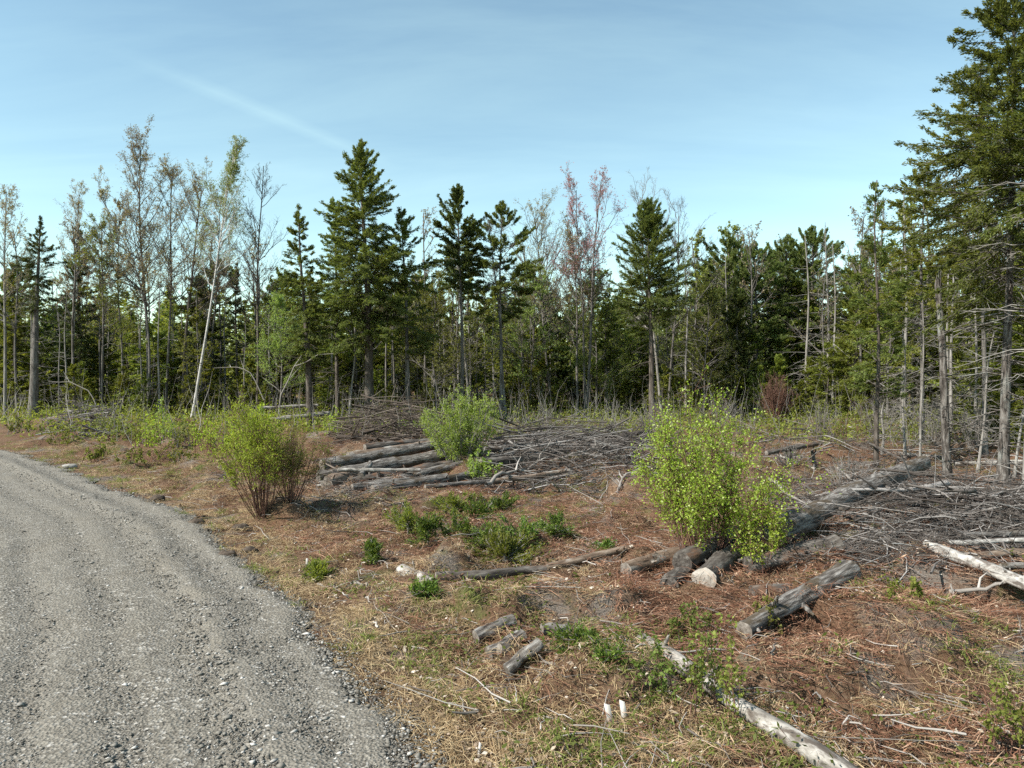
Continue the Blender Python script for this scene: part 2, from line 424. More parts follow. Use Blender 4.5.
def build_road():
    # strip along the edge curve, resampled finely near the camera
    L = np.concatenate([[0], np.cumsum(np.linalg.norm(np.diff(EC, axis=0), axis=1))])
    l0 = L[np.argmin(np.hypot(EC[:, 0] + 1.5, EC[:, 1] - 6))]
    ls = spaced(0.0, L[-1] - 1, l0, 620, 5.0)
    cx = np.interp(ls, L, EC[:, 0]); cy = np.interp(ls, L, EC[:, 1])
    for _ in range(6):
        cx[1:-1] = .25 * cx[:-2] + .5 * cx[1:-1] + .25 * cx[2:]; cy[1:-1] = .25 * cy[:-2] + .5 * cy[1:-1] + .25 * cy[2:]
    T = norm(np.stack([np.gradient(cx), np.gradient(cy)], -1)); Nl = np.stack([-T[:, 1], T[:, 0]], -1)
    k = 150
    w = np.linspace(0, 1, k) ** 1.1 * RW
    jag = (fbm(ls / .5, ls * 0 + 3, 71) - .5) * .7
    wv = w[None] + (-0.10 + jag[:, None]) * np.exp(-w[None] / .5)
    X = cx[:, None] + Nl[:, 0:1] * wv; Y = cy[:, None] + Nl[:, 1:2] * wv
    LS = ls[:, None] + 0 * wv
    tra = 0.016 * np.sin(wv * 2 * math.pi / .62 + 1.3 * fbm(LS / 3, wv, 8)) * (fbm(LS / 4, wv * 2, 9))
    rid = 0.03 * np.exp(-((wv - 0.75 - .15 * (fbm(LS / 1.5, 0 * LS, 4) - .5)) / .22) ** 2) * (.5 + fbm(LS / .35, wv / .2, 14)) + \
          .025 * np.exp(-((wv - 2.6) / .3) ** 2) * fbm(LS / .5, wv / .3, 15)
    rough = 0.020 * (fbm(X / .10, Y / .10, 41) - .5) * (.5 + np.exp(-((wv - .8) / .5) ** 2)) + .03 * (fbm(X / .5, Y / .5, 43) - .5)
    fade = np.minimum(1, w / .18)[None] * np.minimum(1, (RW - w) / .3)[None]
    Z = 0.012 + fade * (.02 + tra + rid + rough) - (1 - fade) * .02
    mb = MB(); n = k; i = np.arange(len(ls) - 1)[:, None] * n; j = np.arange(n - 1)[None]
    Q = np.stack([i + j, i + n + j, i + n + j + 1, i + j + 1], -1).reshape(-1, 4)
    mb.add(np.stack([X, Y, Z], -1), Q)
    me = mb.mesh('road', road_mat(), True)
    uvl = me.uv_layers.new(name='UVMap')
    UV = np.stack([wv.ravel(), LS.ravel()], -1)
    vi = np.empty(len(me.loops), np.int32); me.loops.foreach_get('vertex_index', vi)
    uvl.data.foreach_set('uv', UV[vi].astype(np.float32).ravel())
    me.update()
    # orientation: normals must face up
    if me.polygons[1000].normal.z < 0: me.flip_normals()
    o = bpy.data.objects.new('road', me); COL.objects.link(o)
    tag(o, 'grey gravel road curving away to the left', 'road', kind='structure')


OCT_V = np.array([[1, 0, 0], [-1, 0, 0], [0, 1, 0], [0, -1, 0], [0, 0, 1], [0, 0, -1]], float)
OCT_T = np.array([[0, 2, 4], [2, 1, 4], [1, 3, 4], [3, 0, 4], [2, 0, 5], [1, 2, 5], [3, 1, 5], [0, 3, 5]])


def stones(mb, r, X, Y, Z, S):
    N = len(X)
    V = OCT_V[None] * r.uniform(.6, 1.25, (N, 6, 1)) + r.normal(0, .14, (N, 6, 3))
    V = V * np.stack([S * r.uniform(.8, 1.5, N), S * r.uniform(.6, 1.1, N), S * r.uniform(.3, .6, N)], -1)[:, None]
    a = r.uniform(0, 6.28, N); c, s = np.cos(a)[:, None], np.sin(a)[:, None]
    x = V[..., 0] * c - V[..., 1] * s; y = V[..., 0] * s + V[..., 1] * c
    V = np.stack([x + X[:, None], y + Y[:, None], V[..., 2] + Z[:, None]], -1)
    T = (np.arange(N) * 6)[:, None, None] + OCT_T[None]
    mb.add(V, None, T.reshape(-1, 3))


def polar(r, n, r0, r1, a0=-48, a1=54, pw=1.0):
    a = np.radians(r.uniform(a0, a1, n)); d = r0 + (r1 - r0) * r.uniform(0, 1, n) ** pw
    d = d / np.cos(a) ** .5
    return d * np.sin(a), d * np.cos(a)


def build_gravel():
    r = R(3); mb = MB()
    X, Y = polar(r, 420000, 3.2, 26, -50, 25, 1.4)
    s = road_s(X, Y)
    p = np.where(s < .12 + .5 * fbm(X / .4, Y / .4, 19) ** 2, .50 + .3 * np.exp(-((s + .8) / .35) ** 2) + .8 * np.exp(-((s + .05) / .14) ** 2), 0)
    p = p * np.where(s < -RW, 0, 1) * (.75 + .35 * fbm(X / .7, Y / .7, 5))
    k = r.uniform(0, 1, len(X)) < p
    X, Y, s = X[k], Y[k], s[k]
    S = r.lognormal(-5.05, .5, len(X)) * (1 + .55 * np.exp(-((s + .05) / .16) ** 2) + .4 * np.exp(-((s + .8) / .3) ** 2))
    stones(mb, r, X, Y, 0.032 + S * .1 + .03 * np.exp(-((s + .8) / .25) ** 2), np.clip(S, .006, .034))
    mv = MB(); X, Y = polar(r, 16000, 3.4, 26, -50, 15, 1.2); s = road_s(X, Y); k = (np.abs(s - .16) < .26 * r.uniform(0, 1, len(X))) & (fbm(X / .5, Y / .5, 29) > .42)
    X, Y = X[k], Y[k]; stones(mv, r, X, Y, gz(X, Y) + .03, np.clip(r.lognormal(-3.7, .45, len(X)), .008, .075))
    tag(mv.build('verge_soil', M['clod']), 'dark crumbled soil and turf lumps along the gravel edge', 'soil', kind='stuff')
    o = mb.build('gravel', M['stone'])
    tag(o, 'loose grey gravel stones over the road and along its edge', 'gravel', kind='stuff')


# ------------------------------------------------------------------ trees
def rotz(D, a):
    c, s = np.cos(a), np.sin(a)
    return np.stack([D[..., 0] * c - D[..., 1] * s, D[..., 0] * s + D[..., 1] * c, D[..., 2]], -1)


class Stem:
    """a trunk curve: lean and bow as offsets in metres at the top"""
    def __init__(self, r, H, lean=(0, 0), bow=(0, 0), wob=.06):
        self.H = H; self.l = np.array(lean, float); self.b = np.array(bow, float)
        self.ph = r.uniform(0, 6.28, 2); self.w = wob

    def __call__(self, t):
        t = np.asarray(t, float)
        o = self.l[None] * t[:, None] + self.b[None] * (4 * t * (1 - t))[:, None]
        o = o + self.w * np.sin(t[:, None] * 7 + self.ph[None]) * t[:, None]
        return np.concatenate([o, (t * self.H)[:, None]], 1)


def trunk_tube(mb, stem, r0, r1, top=1.0, k=14, n=9, r=None, flare=.5):
    t = np.linspace(-.3 / stem.H, top, k)
    tt = np.clip(t, 0, 1)
    rad = r0 + (r1 - r0) * tt ** .85 + flare * r0 * np.exp(-tt * stem.H / .25)
    P = stem(t)
    if r is not None: rad = rad * r.uniform(.93, 1.07, k)
    tubes(mb, P, rad, n)


def conifer(seed, H, r0, cb=.2, Rm=2.0, prof='cone', nb=60, elo=-8, ehi=35, droop=.18, twd=7, lpt=9, L=.2, W=.06, flat=.5,
            lean=(0, 0), bow=(0, 0), dead=0, deadlen=1.2, top=1.0, upcurl=.0, tuft=False, gap=.0, wob=.08, deadlo=.06):
    r = R(seed); tm, cm = MB(), MB()
    st = Stem(r, H, lean, bow, wob)
    trunk_tube(tm, st, r0, .015 if top > .99 else r0 * .5, top, r=r)
    t = np.sort(r.uniform(0, 1, nb) ** .85) * (top if top < 1 else .985)
    if gap: t = t[(vnoise(t * 9, t * 0, seed) > gap) | (t > .94)]
    N = len(t)
    tip_ = np.clip((1 - t) / .28, 0, 1)
    if prof == 'cone': pf = .86 * (1 - np.exp(-(1 - t) * 2.1)) * (.7 + .3 * np.clip(t / .2, 0, 1)) + .012
    elif prof == 'egg': pf = np.sin(np.clip(t * .93 + .07, 0, 1) * math.pi) ** .75 * (1 - .35 * t) * tip_ ** .6 + .04
    elif prof == 'top': pf = np.sin(np.clip(t * .88 + .10, 0, 1) * math.pi) ** .8 * (1.05 - .5 * t) * (.75 + .5 * vnoise(t * 7, t * 0 + seed, 3)) * tip_ ** .8 + .03
    elif prof == 'column': pf = (1 - t ** 4) * .8 + .2 * (1 - t)
    else: pf = (1 - t) ** .6
    Lb = 1.36 * Rm * pf * np.where(r.uniform(0, 1, N) < .25, r.uniform(.3, .7, N), r.uniform(.65, 1.2, N))
    az = r.uniform(0, 2 * math.pi, N)
    e = np.radians(elo + (ehi - elo) * t ** 1.3 + 24 * t ** 6 + r.normal(0, 15, N))
    rad = np.stack([np.cos(az), np.sin(az)], -1)
    base = st(cb + (1 - cb) * t)

    def P(b, s):
        q = base[b].copy()
        h = Lb[b] * s * np.cos(e[b])
        q[:, :2] += rad[b] * h[:, None]
        q[:, 2] += Lb[b] * (s * np.sin(e[b]) - droop * s ** 2 + (upcurl + .10 + .25 * t[b] ** 2) * s ** 3)
        return q

    ss = np.linspace(0, 1, 5)
    bi = np.repeat(np.arange(N), 5); PP = P(bi, np.tile(ss, N)).reshape(N, 5, 3)
    rb = np.clip(.008 * Lb + .003, .004, .04)[:, None] * np.array([1, .8, .6, .4, .15])[None]
    tubes(tm, PP, rb, 4)
    if dead:
        td = r.uniform(deadlo, max(cb * 1.5, .3), dead); bz = st(td); a = r.uniform(0, 6.28, dead); ln = deadlen * r.uniform(.3, 1.1, dead)
        s5 = np.linspace(0, 1, 5)[None, :, None]
        el = r.normal(.05, .25, dead); dr = np.stack([np.cos(a), np.sin(a), np.sin(el)], -1)[:, None]
        DP = bz[:, None] + dr * s5 * ln[:, None, None]; DP[..., 2] -= (.25 * ln[:, None] * np.linspace(0, 1, 5)[None] ** 2)
        DP[:, 1:] += r.normal(0, .03, (dead, 4, 3))
        tubes(tm, DP, (.008 + .006 * ln)[:, None] * np.array([1, .8, .6, .4, .15])[None], 3)
        # finer dead twigs
        q = np.repeat(np.arange(dead), 4); s_ = r.uniform(.3, .95, len(q)); i0 = (s_ * 4).astype(int); fr = (s_ * 4 - i0)[:, None]
        b0 = DP[q, i0] * (1 - fr) + DP[q, np.minimum(i0 + 1, 4)] * fr
        d2 = norm(rotz(dr[q, 0], r.choice([-1, 1], len(q)) * r.uniform(.4, 1.1, len(q))) + r.normal(0, .25, (len(q), 3)))
        l2 = (ln[q] * r.uniform(.15, .45, len(q)))[:, None, None]
        tubes(tm, b0[:, None] + d2[:, None] * np.linspace(0, 1, 3)[None, :, None] * l2, np.array([[.006, .005, .002]]) * np.ones((len(q), 1)), 3)
    # sprays
    ntw = np.maximum(2, (Lb * twd * 1.15 + 2).astype(int)); b = np.repeat(np.arange(N), ntw)
    s = r.uniform(.08, 1.0, len(b)) ** .75
    if tuft: s = r.uniform(.3, 1.0, len(b)) ** .6
    p0 = P(b, s); tan = norm(P(b, np.minimum(s + .05, 1.05)) - p0)
    side = r.choice([-1, 1], len(b)) * np.radians(r.uniform(10, 58, len(b)))
    td = rotz(tan, side); td[:, 2] += r.normal(-.05 if not tuft else .25, .30, len(b)); td = norm(td)
    tl = np.clip(Lb[b] * (.38 * (1 - .86 * s)) * r.uniform(.5, 1.2, len(b)), .03, .75) + .025
    # twig wood
    tubes(tm, np.stack([p0, p0 + td * tl[:, None] * .6, p0 + td * tl[:, None]], 1)[::2], (np.array([[.006, .004, .002]]) * np.ones((len(b), 1)))[::2], 3)
    q = np.repeat(np.arange(len(b)), lpt)
    u = r.uniform(.0, 1.0, len(q))
    if tuft: u = u ** .45
    c = p0[q] + td[q] * (tl[q] * u)[:, None] + r.normal(0, .015 + .14 * L, (len(q), 3)); c[:, 2] -= .12 * tl[q] * u ** 2
    if tuft:
        d = norm(td[q] + r.normal(0, .75, (len(q), 3)) + np.array([0, 0, .15])); nn = r.normal(0, 1, (len(q), 3))
    else:
        d = rotz(td[q], r.choice([-1, 1], len(q)) * r.uniform(.1, .65, len(q))); d[:, 2] -= r.uniform(-.15, .28, len(q)); d = norm(d + r.normal(0, .12, d.shape))
        nn = norm(np.array([0, 0, 1.]) + r.normal(0, flat, (len(q), 3)))
    leaves(cm, c, d, nn, L * r.uniform(.6, 1.3, len(q)), W * r.uniform(.7, 1.3, len(q)))
    return tm, cm


def broadleaf(seed, H, r0, cb=.35, spread=2.0, nb=26, elev=(35, 68), nsub=6, ntw=5, nleaf=3, L=.1, W=.07, lean=(0, 0), bow=(0, 0),
              rtop=.02, fan=None, stems=1, leafmin=.0, tk=1.0, wob=.12, prof=None):
    r = R(seed); tm, cm = MB(), MB()
    allst = []
    for k in range(stems):
        if stems == 1: st = Stem(r, H, lean, bow, wob)
        else:
            a = 2 * math.pi * k / stems + r.uniform(-.4, .4)
            st = Stem(r, H * r.uniform(.8, 1.0) if k else H, (lean[0] + math.cos(a) * fan, lean[1] + math.sin(a) * fan), bow, wob)
        trunk_tube(tm, st, r0 * (1 if k == 0 else r.uniform(.6, .9)), rtop, 1.0, r=r, n=8)
        allst.append(st)
    def grow(p, d, ln, rad, k=5, up=.15, wig=.05, n=4):
        s = np.linspace(0, 1, k)[None, :, None]
        PP = p[:, None] + d[:, None] * s * ln[:, None, None]
        PP[..., 2] += up * ln[:, None] * np.linspace(0, 1, k)[None] ** 2
        wv = np.cumsum(r.normal(0, 1, (len(p), k, 3)), 1) * (ln[:, None, None] * wig); wv[:, 0] = 0
        PP = PP + wv
        tubes(tm, PP, rad[:, None] * np.linspace(1, .3, k)[None], n)
        return PP

    def pick(PP, q, s):
        k = PP.shape[1]; i = np.minimum((s * (k - 1)).astype(int), k - 2); f = (s * (k - 1) - i)[:, None]
        return PP[q, i] * (1 - f) + PP[q, i + 1] * f, norm(PP[q, i + 1] - PP[q, i])

    def away(d, r, lo, hi):
        ax = norm(np.cross(d, r.normal(0, 1, d.shape))); a = np.radians(r.uniform(lo, hi, len(d)))[:, None]
        return norm(d * np.cos(a) + ax * np.sin(a))

    B, D, T = [], [], []
    for st in allst:
        t = cb + (1 - cb) * np.sort(r.uniform(0, .98, nb // stems)); p = st(t); az = r.uniform(0, 6.28, len(t))
        el = np.radians(elev[0] + (elev[1] - elev[0]) * ((t - cb) / (1 - cb)) + r.normal(0, 7, len(t)))
        B.append(p); D.append(np.stack([np.cos(az) * np.cos(el), np.sin(az) * np.cos(el), np.sin(el)], -1)); T.append((t - cb) / (1 - cb))
    p = np.concatenate(B); d = np.concatenate(D); tt = np.concatenate(T)
    ln = spread * (1 - .65 * tt) * r.uniform(.5, 1.15, len(p)) / np.cos(np.radians(45))
    if prof == 'round': ln = ln * (.5 + np.sin(tt * 3.1) * .7)
    P1 = grow(p, d, ln, np.clip(.012 * ln + .006, .008, .05) * tk, 6, .18, .03)
    q = np.repeat(np.arange(len(p)), nsub); s = r.uniform(.25, 1, len(q)); b, dd = pick(P1, q, s)
    d2 = away(dd, r, 20, 55); d2[:, 2] += .15; d2 = norm(d2)
    l2 = ln[q] * r.uniform(.2, .5, len(q)) * (1.15 - .5 * s)
    P2 = grow(b, d2, l2, np.clip(.008 * l2 + .005, .005, .02) * tk, 4, .1, .04, 3)
    q2 = np.repeat(np.arange(len(q)), ntw); s2 = r.uniform(.2, 1, len(q2)); b2, dd2 = pick(P2, q2, s2)
    d3 = away(dd2, r, 20, 60); l3 = np.clip(l2[q2] * r.uniform(.25, .6, len(q2)), .08, .8)
    P3 = grow(b2, d3, l3, np.full(len(q2), .0055) * tk, 3, .05, .05, 3)
    if nleaf:
        q3 = np.repeat(np.arange(len(q2)), nleaf); s3 = r.uniform(.2, 1, len(q3)); c, dd3 = pick(P3, q3, s3)
        keep = c[:, 2] > leafmin * H; c = c[keep]; dd3 = dd3[keep]
        c = c + r.normal(0, .04, c.shape)
        leaves(cm, c, away(dd3, r, 20, 100), r.normal(0, .7, c.shape) + np.array([0, 0, .8]), L * r.uniform(.6, 1.3, len(c)), W * r.uniform(.7, 1.3, len(c)))
    return tm, cm


def shrub(seed, H, W_, nst=26, nsub=7, ntw=4, nleaf=5, L=.05, Wl=.03, leaf_lo=.25, tk=1.0, stem_r=.009, lean=(0, 0), rnd=.25, upr=.72, base=.26, fork=2):
    """stems fan out of a narrow foot, fork, and end at uneven heights"""
    r = R(seed); sm, cm = MB(), MB()
    a = r.uniform(0, 6.28, nst); rr = np.sqrt(r.uniform(0.0, 1, nst)) * r.uniform(.75, 1.12, nst)
    lob = 1 + .28 * np.sin(a * 2 + seed) + .2 * np.sin(a * 3 + seed * 2.3)
    hx = np.cos(a) * rr * lob * W_ * .46; hy = np.sin(a) * rr * lob * W_ * .46
    hz = H * (1 - .30 * np.clip(rr, 0, 1.1) ** 2) * r.uniform(1 - rnd * 1.5, 1.0, nst) * (1 + .10 * np.sin(a + seed * 1.7))
    hz[:2] = H; hx[:2] *= .3; hy[:2] *= .3
    tip = np.stack([hx + lean[0], hy + lean[1], hz], -1)
    b = np.stack([np.cos(a) * base * rr * r.uniform(.4, 1.4, nst), np.sin(a) * base * rr * r.uniform(.4, 1.4, nst), np.full(nst, -.08)], -1)
    s = np.linspace(0, 1, 7)[None, :, None]
    P = b[:, None] * (1 - s) + tip[:, None] * s
    P[..., :2] -= (tip - b)[:, None, :2] * (s * (1 - s))[..., 0:1] * (1 - upr) * .9
    P[:, 1:] += np.cumsum(r.normal(0, .016 * H, (nst, 6, 3)), 1) * .7
    tubes(sm, P, stem_r * tk * r.uniform(.6, 1.3, nst)[:, None] * np.linspace(1, .25, 7)[None], 5)

    def pick(PP, q, s):
        k = PP.shape[1]; i = np.minimum((s * (k - 1)).astype(int), k - 2); f = (s * (k - 1) - i)[:, None]
        return PP[q, i] * (1 - f) + PP[q, i + 1] * f, norm(PP[q, i + 1] - PP[q, i])
    q = np.repeat(np.arange(nst), nsub); s1 = leaf_lo + (1 - leaf_lo) * r.uniform(0, 1, len(q)) ** .8; p, d = pick(P, q, np.clip(s1, 0, .995))
    dd = norm(d + r.normal(0, .45, d.shape) + np.array([0, 0, .1])); l = H * r.lognormal(-1.95, .45, len(q)) * (1.2 - .5 * s1)
    l = np.minimum(l, .33 * H)
    P2 = p[:, None] + dd[:, None] * np.linspace(0, 1, 4)[None, :, None] * l[:, None, None]; P2[:, 1:] += r.normal(0, .02 * H, (len(q), 3, 3)) * .5
    tubes(sm, P2, stem_r * .45 * tk * np.linspace(1, .4, 4)[None] * np.ones((len(q), 1)), 3)
    q2 = np.repeat(np.arange(len(q)), ntw); s2 = r.uniform(.15, 1, len(q2)); p2, d2 = pick(P2, q2, s2)
    d3 = norm(d2 + r.normal(0, .6, d2.shape)); l3 = l[q2] * r.uniform(.25, .6, len(q2))
    P3 = p2[:, None] + d3[:, None] * np.linspace(0, 1, 3)[None, :, None] * l3[:, None, None]
    tubes(sm, P3[::2], np.full((len(P3[::2]), 3), stem_r * .25 * tk), 3)
    if nleaf:
        q3 = np.repeat(np.arange(len(q2)), nleaf); s3 = r.uniform(.1, 1.05, len(q3)); p3, d4 = pick(P3, q3, np.clip(s3, 0, .99))
        p3 = p3 + r.normal(0, .02 * H ** .5, p3.shape)
        k = p3[:, 2] > .05
        p3, d4 = p3[k], d4[k]
        leaves(cm, p3, norm(d4 + r.normal(0, .6, d4.shape)), r.normal(0, .8, d4.shape) + np.array([0, 0, .6]), L * r.uniform(.6, 1.35, len(p3)), Wl * r.uniform(.7, 1.3, len(p3)))
    return sm, cm


def plant(name, label, cat, loc, mbs, mats, group=None, parts=('trunk', 'crown'), rz=0.0):
    root = thing(name, label, cat, loc, group, rz)
    kids = []
    for mb, m, nm in zip(mbs, mats, parts):
        if mb.n: kids.append(mb.build(nm, M[m], root, smooth=(nm in ('trunk', 'stems'))))
    KIDS[root.name] = kids
    return root


def base_px(px, py):
    x, y = at(px, py); return x, y, gz(x, y)


def height_to(px, py, toppy):
    x, y, z = base_px(px, py); _, zt = pt(px, toppy, y); return x, y, z, zt - z


def mpp(Y): return Y / F   # metres per pixel at depth Y


def hero(kind, name, label, px, py, top, half, mats, trunk_px, seed, leanpx=0, cat='tree', **kw):
    x, y, z, H = height_to(px, py, top)
    k = mpp(y)
    lean = (leanpx * k, 0)
    if kind == 'c':
        kw['nb'] = int(kw.get('nb', 60) * (2.0 if y > 25 else 1.35)); kw['lpt'] = int(kw.get('lpt', 9) * 1.3)
        f_ = .62 if y > 25 else .9
        kw['L'] = kw.get('L', .2) * f_; kw['W'] = kw.get('W', .06) * f_; kw['gap'] = kw.get('gap', 0) * .6; kw['twd'] = kw.get('twd', 7) * (1.7 if y > 25 else 1.3)
        kw['flat'] = kw.get('flat', .8)
    else:
        H = H * .92; trunk_px *= .72; kw['nb'] = int(kw.get('nb', 26) * 1.55); kw['L'] = kw.get('L', .1) * .72; kw['W'] = kw.get('W', .07) * .72; kw['nleaf'] = kw.get('nleaf', 1) * 2 if kw.get('nleaf', 1) < 3 else kw['nleaf']; kw['nsub'] = 8; kw['ntw'] = kw.get('ntw', 9); kw['tk'] = .78; half = half * 1.45
    if kind == 'c': mbs = conifer(seed, H, trunk_px * k / 2, Rm=half * k, lean=lean, **kw)
    else: mbs = broadleaf(seed, H, trunk_px * k / 2, spread=half * k, lean=lean, **kw)
    return plant(name, label, cat, (x, y, z), mbs, mats)


def build_heroes():
    TG, TD, TP = 'trunk_grey', 'trunk_dark', 'trunk_pale'
    # ---- left edge
    hero('b', 'bare_tree', 'nearly bare pale tree spreading fine twigs at the left edge of the wood', 5, 420, 172, 26, (TP, 'budleaf'), 5, 101, 3, nb=22, cb=.4, nleaf=1, L=.09)
    hero('c', 'spruce_tree', 'half dead spruce with thick grey trunk and thin dark crown beside the road end', 33, 421, 216, 17, (TG, 'spruce'), 10, 102, 9, cb=.5, nb=60, prof='top', twd=8, lpt=8, L=.19, W=.05, dead=70, deadlen=1.5)
    hero('c', 'spruce_tree', 'dense dark spruce between the half dead spruce and the maples', 82, 413, 222, 26, (TD, 'spruce'), 8, 103, -3, cb=.12, nb=95, prof='cone', twd=9, lpt=9, L=.24, W=.07)
    hero('c', 'fir_tree', 'mid green fir filling the gap beside the half dead spruce', 15, 414, 262, 26, ('trunk_dark', 'fir'), 7, 104, 0, cb=.06, nb=95, twd=8, lpt=9, L=.22, W=.06)
    hero('b', 'aspen_tree', 'slender tree with yellow green young leaves low on its stem', 102, 416, 205, 24, (TG, 'ygleaf'), 4, 105, 3, nb=30, cb=.3, nleaf=3, L=.12, W=.08, elev=(15, 60))
    hero('b', 'maple_tree', 'tallest leafing maple of the left wood with a pinkish top', 150, 416, 124, 34, (TG, 'budleaf'), 6.5, 106, -9, nb=34, cb=.38, nleaf=1, L=.11, W=.075, elev=(30, 66))
    hero('b', 'maple_tree', 'maple bending its bud covered limb out to the upper left', 146, 417, 172, 26, (TG, 'budleaf'), 4, 107, -44, nb=22, cb=.45, nleaf=1, L=.10, W=.08, bow=(1.2, 0))
    hero('b', 'maple_tree', 'slim maple just right of the tallest pinkish maple', 166, 416, 150, 26, (TG, 'budleaf'), 4.5, 108, 10, nb=26, cb=.42, nleaf=1, L=.11)
    hero('b', 'maple_tree', 'crooked dark maple curving up behind the white birch', 184, 417, 168, 32, (TD, 'budleaf'), 6, 109, 22, nb=28, cb=.42, nleaf=1, L=.1, bow=(-.35, 0))
    hero('b', 'birch_tree', 'leaning white birch with a pale green leafy top', 192, 420, 133, 26, ('trunk_birch', 'birchleaf'), 4.6, 110, 44, nb=34, cb=.48, nleaf=3, L=.085, W=.06, elev=(35, 70), leafmin=.5)
    hero('b', 'bare_tree', 'tall straight bare tree right of the leaning birch', 257, 419, 143, 24, (TD, 'budleaf'), 4.5, 111, 5, nb=26, cb=.4, nleaf=0)
    hero('c', 'spruce_tree', 'small spire shaped spruce between the birch and the tall bare tree', 237, 413, 262, 12, (TD, 'spruce'), 4, 112, 0, cb=.3, nb=46, twd=8, lpt=8, L=.2, W=.06, dead=20)
    hero('b', 'bare_tree', 'thin bare pole tree left of the leafing maples', 124, 415, 190, 18, (TG, 'budleaf'), 3.5, 113, -5, nb=18, cb=.5, nleaf=1, L=.09)
    hero('b', 'bare_tree', 'thin bare tree with ascending twigs far left of the aspen', 70, 414, 175, 22, (TP, 'budleaf'), 3.5, 114, 12, nb=20, cb=.5, nleaf=1, L=.08)
    hero('b', 'bare_tree', 'grey bare tree leaning right between birch and small spruce', 205, 413, 180, 20, (TG, 'budleaf'), 3.5, 115, 20, nb=18, cb=.5, nleaf=1, L=.09)
    # ---- centre
    hero('c', 'hemlock_tree', 'narrow hemlock left of the big dark hemlock', 311, 430, 203, 30, (TD, 'hemlock'), 8, 120, -11, cb=.28, nb=85, twd=8, lpt=9, L=.19, W=.055, dead=50, deadlen=1.3, gap=.22)
    hero('c', 'hemlock_tree', 'slim hemlock leaning against the left side of the big hemlock', 338, 424, 196, 26, (TD, 'hemlock'), 5, 121, -3, cb=.3, nb=75, twd=8, lpt=9, L=.19, W=.055, dead=40, gap=.2)
    hero('c', 'hemlock_tree', 'big dark hemlock with a thick trunk standing tallest behind the log pile', 370, 429, 138, 56, (TD, 'hemlock'), 11, 122, -6, cb=.30, nb=170, twd=9, lpt=10, L=.19, W=.055, dead=60, deadlen=1.6, wob=.16)
    hero('c', 'hemlock_tree', 'hemlock with tiered boughs on the right side of the big hemlock', 409, 427, 206, 42, (TG, 'hemlock'), 6, 123, -6, cb=.34, nb=70, elo=-4, ehi=25, twd=9, lpt=9, L=.2, W=.055, dead=40, droop=.1, gap=.25)
    hero('b', 'birch_tree', 'thin pale birch stem in front of the big hemlock', 349, 428, 245, 16, (TP, 'budleaf'), 3.2, 124, 12, nb=14, cb=.5, nleaf=0, ntw=3)
    hero('c', 'cedar_tree', 'cedar with ragged high crown over two bare trunks', 463, 424, 184, 30, (TG, 'cedar'), 4.5, 125, -4, cb=.56, nb=75, prof='top', elo=8, ehi=62, twd=9, lpt=12, L=.17, W=.08, flat=.9, dead=50, deadlen=1.0, gap=.25)
    hero('c', 'cedar_tree', 'smaller cedar trunk close on the left of the ragged cedar', 470, 421, 240, 14, (TP, 'cedar'), 3.5, 126, -14, cb=.6, nb=30, prof='top', elo=8, ehi=62, twd=8, lpt=11, L=.17, W=.08, flat=.9, dead=50, deadlen=.9)
    hero('c', 'pine_tree', 'pine with dark round crown on a pale bare trunk beside the ragged cedar', 501, 423, 202, 36, (TG, 'hemlock'), 4.5, 127, 0, cb=.45, nb=75, gap=.35, prof='egg', elo=0, ehi=40, twd=8, lpt=14, L=.2, W=.05, tuft=True, dead=70, deadlen=1.3)
    hero('b', 'bare_tree', 'grey leaning bare trunk under the dark crowned pine', 506, 422, 215, 18, (TP, 'budleaf'), 5, 128, -14, nb=16, cb=.55, nleaf=0)
    hero('b', 'bare_tree', 'twiggy bare tree left of the red maple', 552, 416, 200, 36, (TG, 'budleaf'), 4, 129, -18, nb=28, cb=.35, nleaf=1, L=.08, elev=(40, 65))
    hero('b', 'maple_tree', 'red budding maple with thin rosy top', 586, 419, 158, 30, (TG, 'mapleleaf'), 5, 130, 2, nb=28, cb=.42, nleaf=1, L=.10, W=.075, elev=(45, 75), leafmin=.6, stems=2, fan=.6)
    hero('b', 'maple_tree', 'bronze leafed young maple below the red budding maple', 578, 418, 215, 26, (TG, 'budleaf'), 4, 131, -4, nb=26, cb=.35, nleaf=1, L=.12, W=.08, elev=(35, 65))
    hero('c', 'larch_tree', 'small bright green larch right of the red maple', 606, 416, 286, 17, (TG, 'larch'), 4, 132, 0, cb=.1, nb=75, twd=8, lpt=8, L=.17, W=.05)
    hero('c', 'fir_tree', 'bright green pointed fir standing clear of the skyline behind the birch bush', 652, 424, 200, 44, (TD, 'pine'), 7, 133, -4, cb=.42, nb=120, twd=9, lpt=11, L=.2, W=.05, elo=0, ehi=42, dead=50, droop=.05)
    hero('b', 'bare_tree', 'bare tree with fine twigs tangled round the bright fir', 662, 421, 178, 34, (TP, 'budleaf'), 4.5, 134, -24, nb=28, cb=.38, nleaf=0, elev=(40, 65))
    hero('b', 'bare_tree', 'bare tree right of the bright fir with twigs reaching over its shoulder', 668, 419, 198, 30, (TG, 'budleaf'), 4, 135, 12, nb=24, cb=.4, nleaf=0)
    hero('b', 'aspen_tree', 'pale yellow green leafing tree just left of the small larch', 597, 417, 268, 20, (TG, 'ygleaf'), 3.5, 137, -3, nb=30, cb=.2, nleaf=5, L=.09, W=.065, elev=(20, 62))
    hero('b', 'aspen_tree', 'pale leafing tree between the dark crowned pine and the twiggy bare tree', 530, 417, 262, 24, (TG, 'birchleaf'), 3.2, 138, 5, nb=30, cb=.2, nleaf=4, L=.09, W=.065, elev=(20, 62))
